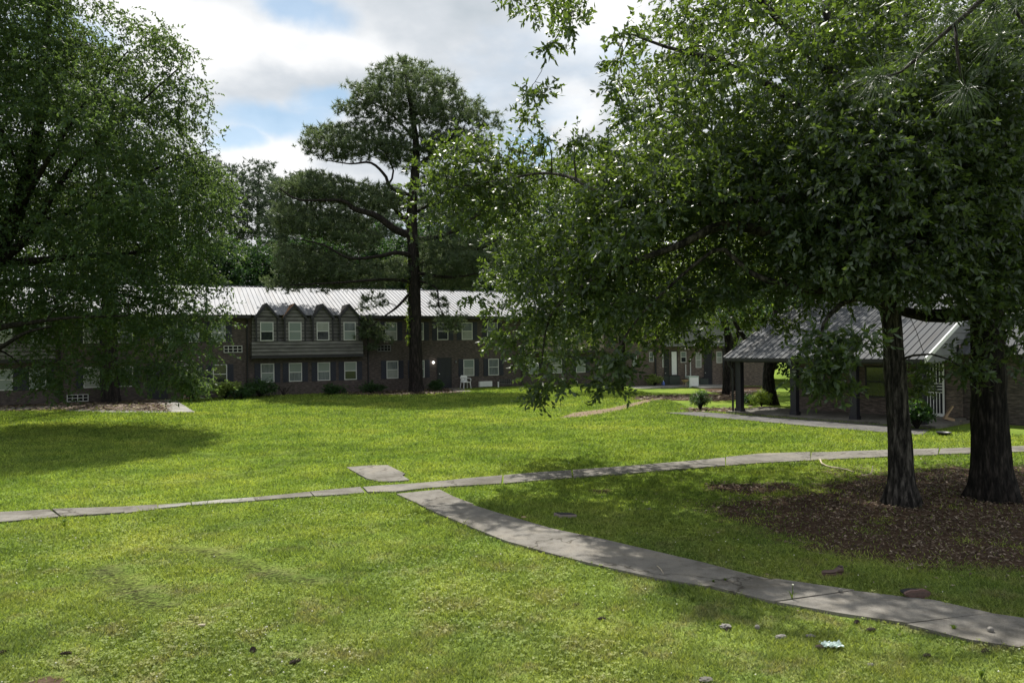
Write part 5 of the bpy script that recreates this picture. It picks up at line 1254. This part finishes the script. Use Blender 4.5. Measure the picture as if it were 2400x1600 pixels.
# utility cover
pl = Gl([(1298, 1208), (1338, 1209), (1352, 1213), (1312, 1214)]); b = pl[0]
r = empty('utility_cover', b, 0, 'dark rectangular utility box cover set in the grass beside the diagonal walk', 'utility cover')
pp = [((p - b).x, (p - b).y) for p in pl]; ccx = sum(p[0] for p in pp) / 4; ccy = sum(p[1] for p in pp) / 4
MB().prism(pp[::-1], -.02, .055).build('rim', 'siding_brown', r); MB().prism([(ccx + (x - ccx) * .85, ccy + (y - ccy) * .8) for x, y in pp][::-1], .056, .066).build('lid', 'dark_trim', r)
# shoes
def shoe(u, v, L, rz, label, onside=True):
    g = gz(G(u, v)); root = empty('shoe', g + Vector((0, 0, .005)), rz, label, 'shoe', 'discarded shoes')
    out = []; n = 28
    for i in range(n):
        a = 2 * math.pi * i / n; x = math.cos(a) * L / 2; w = L * (.17 + .035 * math.cos(a - .3) - .045 * math.exp(-((x / L + .03) / .13) ** 2)); out.append((x, math.sin(a) * w))
    zc = L * .19
    # sole stands on its edge, facing the camera (-y)
    MB().yprism([(x, z + zc) for x, z in out], -.045, -.012).build('sole', 'sole', root)
    MB().yprism([(x * .93 + L * .02, z * .45 + zc) for x, z in out if x > -L * .6], -.052, -.0455).build('tread', 'brown', root)
    mb = MB(); rings = []
    k = 9
    for q in range(k):
        t = q / (k - 1); rings.append([(x * (1 - .06 * t) - L * .07 * t * (x > 0) * (x / L * 2), -.012 + t * L * .30 * (.62 + .38 * (x < L * .08)), z * (1 - .35 * t) + zc) for x, z in out])
    b0 = 0
    for rg in rings: mb.v += rg
    for q in range(k - 1):
        for i in range(n): mb.f.append((q * n + i, q * n + (i + 1) % n, (q + 1) * n + (i + 1) % n, (q + 1) * n + i))
    mb.f.append(tuple((k - 1) * n + i for i in range(n))); mb.build('upper', 'black', root, True)
shoe(2146, 1401, .30, .05, 'brown soled black shoe lying on its side at the edge of the walk')
def shoe2(u, v, L, rz, label):
    g = gz(G(u, v)); root = empty('shoe', g + Vector((0, 0, .012)), rz, label, 'shoe', 'discarded shoes')
    lumpy = []; n = 20; mb = MB(); xs_ = [-.5, -.46, -.36, -.2, -.05, .1, .25, .4, .48, .5]; hs = [.02, .10, .13, .135, .14, .16, .30, .36, .34, .1]; ws = [.02, .12, .17, .18, .16, .14, .14, .14, .12, .03]
    for x, h, w in zip(xs_, hs, ws):
        for i in range(n):
            a = 2 * math.pi * i / n; mb.v.append((x * L, math.cos(a) * w * L * .95, max(.02, (.5 + .5 * math.sin(a)) * h * L + .015)))
    for q in range(len(xs_) - 1):
        for i in range(n): mb.f.append((q * n + i, q * n + (i + 1) % n, (q + 1) * n + (i + 1) % n, (q + 1) * n + i))
    mb.f.append(tuple(range(n))[::-1]); mb.f.append(tuple((len(xs_) - 1) * n + i for i in range(n))); mb.build('upper', 'brown', root, True)
    MB().prism([(math.cos(2 * math.pi * i / 24) * L * .51, math.sin(2 * math.pi * i / 24) * L * .18) for i in range(24)], -.01, .018).build('sole', 'sole', root)
    MB().lathe([(.11 * L, 0), (.12 * L, .05 * L), (.09 * L, .055 * L), (.08 * L, .0)], (.38 * L, 0, .33 * L), 12).build('collar', 'black', root)
shoe2(1951, 1347, .27, 0.0, 'scuffed brown and black shoe lying in the grass beyond the walk')
# crumpled plastic
def foil():
    g = gz(G(1950, 1521)); n = 16; V = []; F = []
    for i in range(n):
        for j in range(n):
            x, y = (i / (n - 1) - .5) * .2, (j / (n - 1) - .5) * .12; V.append((x + .02 * mnoise.noise(Vector((i * .9, j, 0))), y, .05 + .035 * mnoise.noise(Vector((i * .7, j * .8, 3))) + .02 * mnoise.noise(Vector((i * 1.9, j * 1.8, 5)))))
    for i in range(n - 1):
        for j in range(n - 1):
            if (i in (0, n - 2) or j in (0, n - 2)) and random.random() < .5: continue
            F.append((i * n + j, (i + 1) * n + j, (i + 1) * n + j + 1, i * n + j + 1))
    o = MB().add(V, F).build('plastic_wrapper', 'foil'); o.location = g; tag(o, 'crumpled pale wrapper lying on the lower right lawn', 'wrapper')
foil()
lump('clod', gz(G(1922, 1521)), .09, .07, .05, 'cone', 'dark clod right against the crumpled pale wrapper', 'clod', seed=4)
# weeds
def weed(u, v, h, n, label, w=.02, z=0.0, flower=False, name='weed'):
    g = gz(G(u, v)) + Vector((0, 0, z)); r = empty(name, g, 0, label, 'weed', 'weeds'); V = []; F = []
    for k in range(n):
        a = random.uniform(0, 6.28); L = h * random.uniform(.6, 1.1); e = Vector((math.cos(a), math.sin(a), 0)) * L * random.uniform(.2, .7); s = Vector((-math.sin(a), math.cos(a), 0)) * w * .5
        b = len(V); m1 = e * .45 + Vector((0, 0, L * .7)); t = e + Vector((0, 0, L * .75)); V += [-s * .4, s * .4, m1 + s, m1 - s, t]; F += [(b, b + 1, b + 2, b + 3), (b + 3, b + 2, b + 4)]
    MB().add(V, F).build('leaves', 'leaf_bright', r)
    if flower:
        MB().tube([(0, 0, 0), (.004, 0, h * .8), (.01, 0, h * 1.3)], .004, 5).build('stem', 'leaf_bright', r); MB().lathe([(.001, -.01), (.012, 0), (.012, .008), (.001, .014)], (.01, 0, h * 1.32), 8).build('flower', 'clover', r)
weed(1857, 1410, .13, 9, 'small upright weed growing in the crack of the walk', .012, .02, True)
weed(1581, 1390, .14, 16, 'tall grass tuft at the near edge of the diagonal walk', .014)
weed(1700, 1366, .05, 40, 'low grass growing across the slab joint', .012, .02); weed(1672, 1370, .05, 40, 'low grass at the left end of the slab joint', .012, .02)
weed(150, 1235, .16, 14, 'dark weed tuft just below the left part of the crossing walk', .02); weed(2300, 1590, .12, 18, 'leafy grass tuft at the lower right', .014); weed(2235, 1480, .09, 18, 'grass tuft at the near edge of the walk, lower right', .013)

# ------------------------------------------------------------------ light and sky
SUN_EL, SUN_AZ = math.radians(60), math.radians(-12)   # azimuth from +Y towards +X
sd_ = Vector((math.sin(SUN_AZ) * math.cos(SUN_EL), math.cos(SUN_AZ) * math.cos(SUN_EL), math.sin(SUN_EL)))
sun = bpy.data.lights.new('sun', 'SUN'); sun.energy = 5.0; sun.angle = math.radians(.9); sun.color = (1, .95, .86)
so = bpy.data.objects.new('sun', sun); COL.objects.link(so); so.rotation_euler = sd_.to_track_quat('Z', 'Y').to_euler(); so.location = (0, 0, 60)
w = bpy.data.worlds.new('World'); scene.world = w; w.use_nodes = True; nt = w.node_tree; nt.nodes.clear(); N = NT(nt)
sky = N.n('ShaderNodeTexSky'); sky.sky_type = 'NISHITA'; sky.sun_disc = False; sky.sun_elevation = SUN_EL; sky.sun_rotation = SUN_AZ
bg1 = N.n('ShaderNodeBackground'); N.l(N.mix(1.0, sky.outputs[0], (.78, 1.0, 1.02), 'MULTIPLY'), bg1.inputs[0]); bg1.inputs[1].default_value = .09
tc = N.n('ShaderNodeTexCoord'); v = tc.outputs['Generated']
sp = N.n('ShaderNodeSeparateXYZ'); N.l(v, sp.inputs[0])
zz = N.math('ADD', N.math('MAXIMUM', sp.outputs[2], 0), .16)
cb = N.n('ShaderNodeCombineXYZ'); N.l(N.math('DIVIDE', sp.outputs[0], zz), cb.inputs[0]); N.l(N.math('DIVIDE', sp.outputs[1], zz), cb.inputs[1])
cv = N.mapping(cb.outputs[0], (1, 1, 1), loc=(3.35, 1.7, 0))
n1 = N.noise(cv, 1.35, 7, .55); n2 = N.noise(N.mapping(cb.outputs[0], (1, 1, 1), loc=(7.1, 2.2, 4)), 2.2, 6, .55); n3 = N.noise(v, 2.6, 4, .5)
warp = N.n('ShaderNodeVectorMath'); warp.operation = 'MULTIPLY_ADD'
wn = N.n('ShaderNodeTexNoise'); wn.inputs['Scale'].default_value = 7; wn.inputs['Detail'].default_value = 6; N.l(v, wn.inputs['Vector'])
N.l(wn.outputs['Color'], warp.inputs[0]); warp.inputs[1].default_value = (.16, .16, .10); N.l(v, warp.inputs[2])
def blobs(lst):
    acc = None
    for u_, v_, rx, rz in lst:
        d = ray(u_, v_).normalized(); sv = N.n('ShaderNodeVectorMath'); sv.operation = 'SUBTRACT'; N.l(warp.outputs[0], sv.inputs[0]); sv.inputs[1].default_value = (d.x + .08, d.y + .08, d.z + .05)
        sc_ = N.mapping(sv.outputs[0], (FPX / rx, FPX / rx, FPX / rz)); ln = N.n('ShaderNodeVectorMath'); ln.operation = 'LENGTH'; N.l(sc_, ln.inputs[0])
        mr = N.n('ShaderNodeMapRange'); mr.interpolation_type = 'SMOOTHSTEP'; N.l(ln.outputs['Value'], mr.inputs[0]); mr.inputs[1].default_value = .45; mr.inputs[2].default_value = 1.35; mr.inputs[3].default_value = 1; mr.inputs[4].default_value = 0
        acc = mr.outputs[0] if acc is None else N.math('MAXIMUM', acc, mr.outputs[0])
    return acc
blue = blobs([(640, 290, 130, 40), (745, 268, 70, 40), (560, 330, 60, 30), (700, -5, 90, 35), (1210, 350, 60, 60), (130, 60, 120, 60)])
bright = blobs([(470, 90, 170, 70), (740, 100, 150, 70), (620, 350, 110, 60), (1400, 40, 120, 80), (330, 20, 120, 70), (1330, 250, 90, 60)])
grey = blobs([(560, 190, 170, 60), (1130, 120, 170, 90), (1240, 260, 110, 60), (800, 200, 120, 60)])
cover = N.math('SUBTRACT', N.ramp(N.math('ADD', N.math('MULTIPLY', n1, .6), N.math('MULTIPLY', n3, .4)), [(.30, (.35, .35, .35)), (.46, (1, 1, 1))]), N.math('MULTIPLY', blue, .66))
cover = N.math('MAXIMUM', cover, 0)
sf = N.math('ADD', N.math('MULTIPLY', n2, .65), N.math('MULTIPLY', n3, .35))
sf = N.math('SUBTRACT', N.math('ADD', sf, N.math('MULTIPLY', bright, .16)), N.math('MULTIPLY', grey, .07))
shade = N.ramp(sf, [(.34, (.50, .56, .61)), (.46, (.66, .70, .745)), (.56, (.86, .88, .90)), (.66, (1.02, 1.02, 1.02))])
bg2 = N.n('ShaderNodeBackground'); N.l(shade, bg2.inputs[0]); bg2.inputs[1].default_value = .745
mx = N.n('ShaderNodeMixShader'); N.l(cover, mx.inputs[0]); N.l(bg1.outputs[0], mx.inputs[1]); N.l(bg2.outputs[0], mx.inputs[2])
wo = N.n('ShaderNodeOutputWorld'); N.l(mx.outputs[0], wo.inputs[0])
scene.view_settings.view_transform = 'Standard'; scene.view_settings.look = 'None'; scene.view_settings.exposure = 0.52; scene.view_settings.gamma = 1
scene.render.engine = 'CYCLES'
scene.cycles.use_denoising = True; scene.cycles.max_bounces = 6; scene.cycles.diffuse_bounces = 3; scene.cycles.transmission_bounces = 4; scene.cycles.use_adaptive_sampling = True
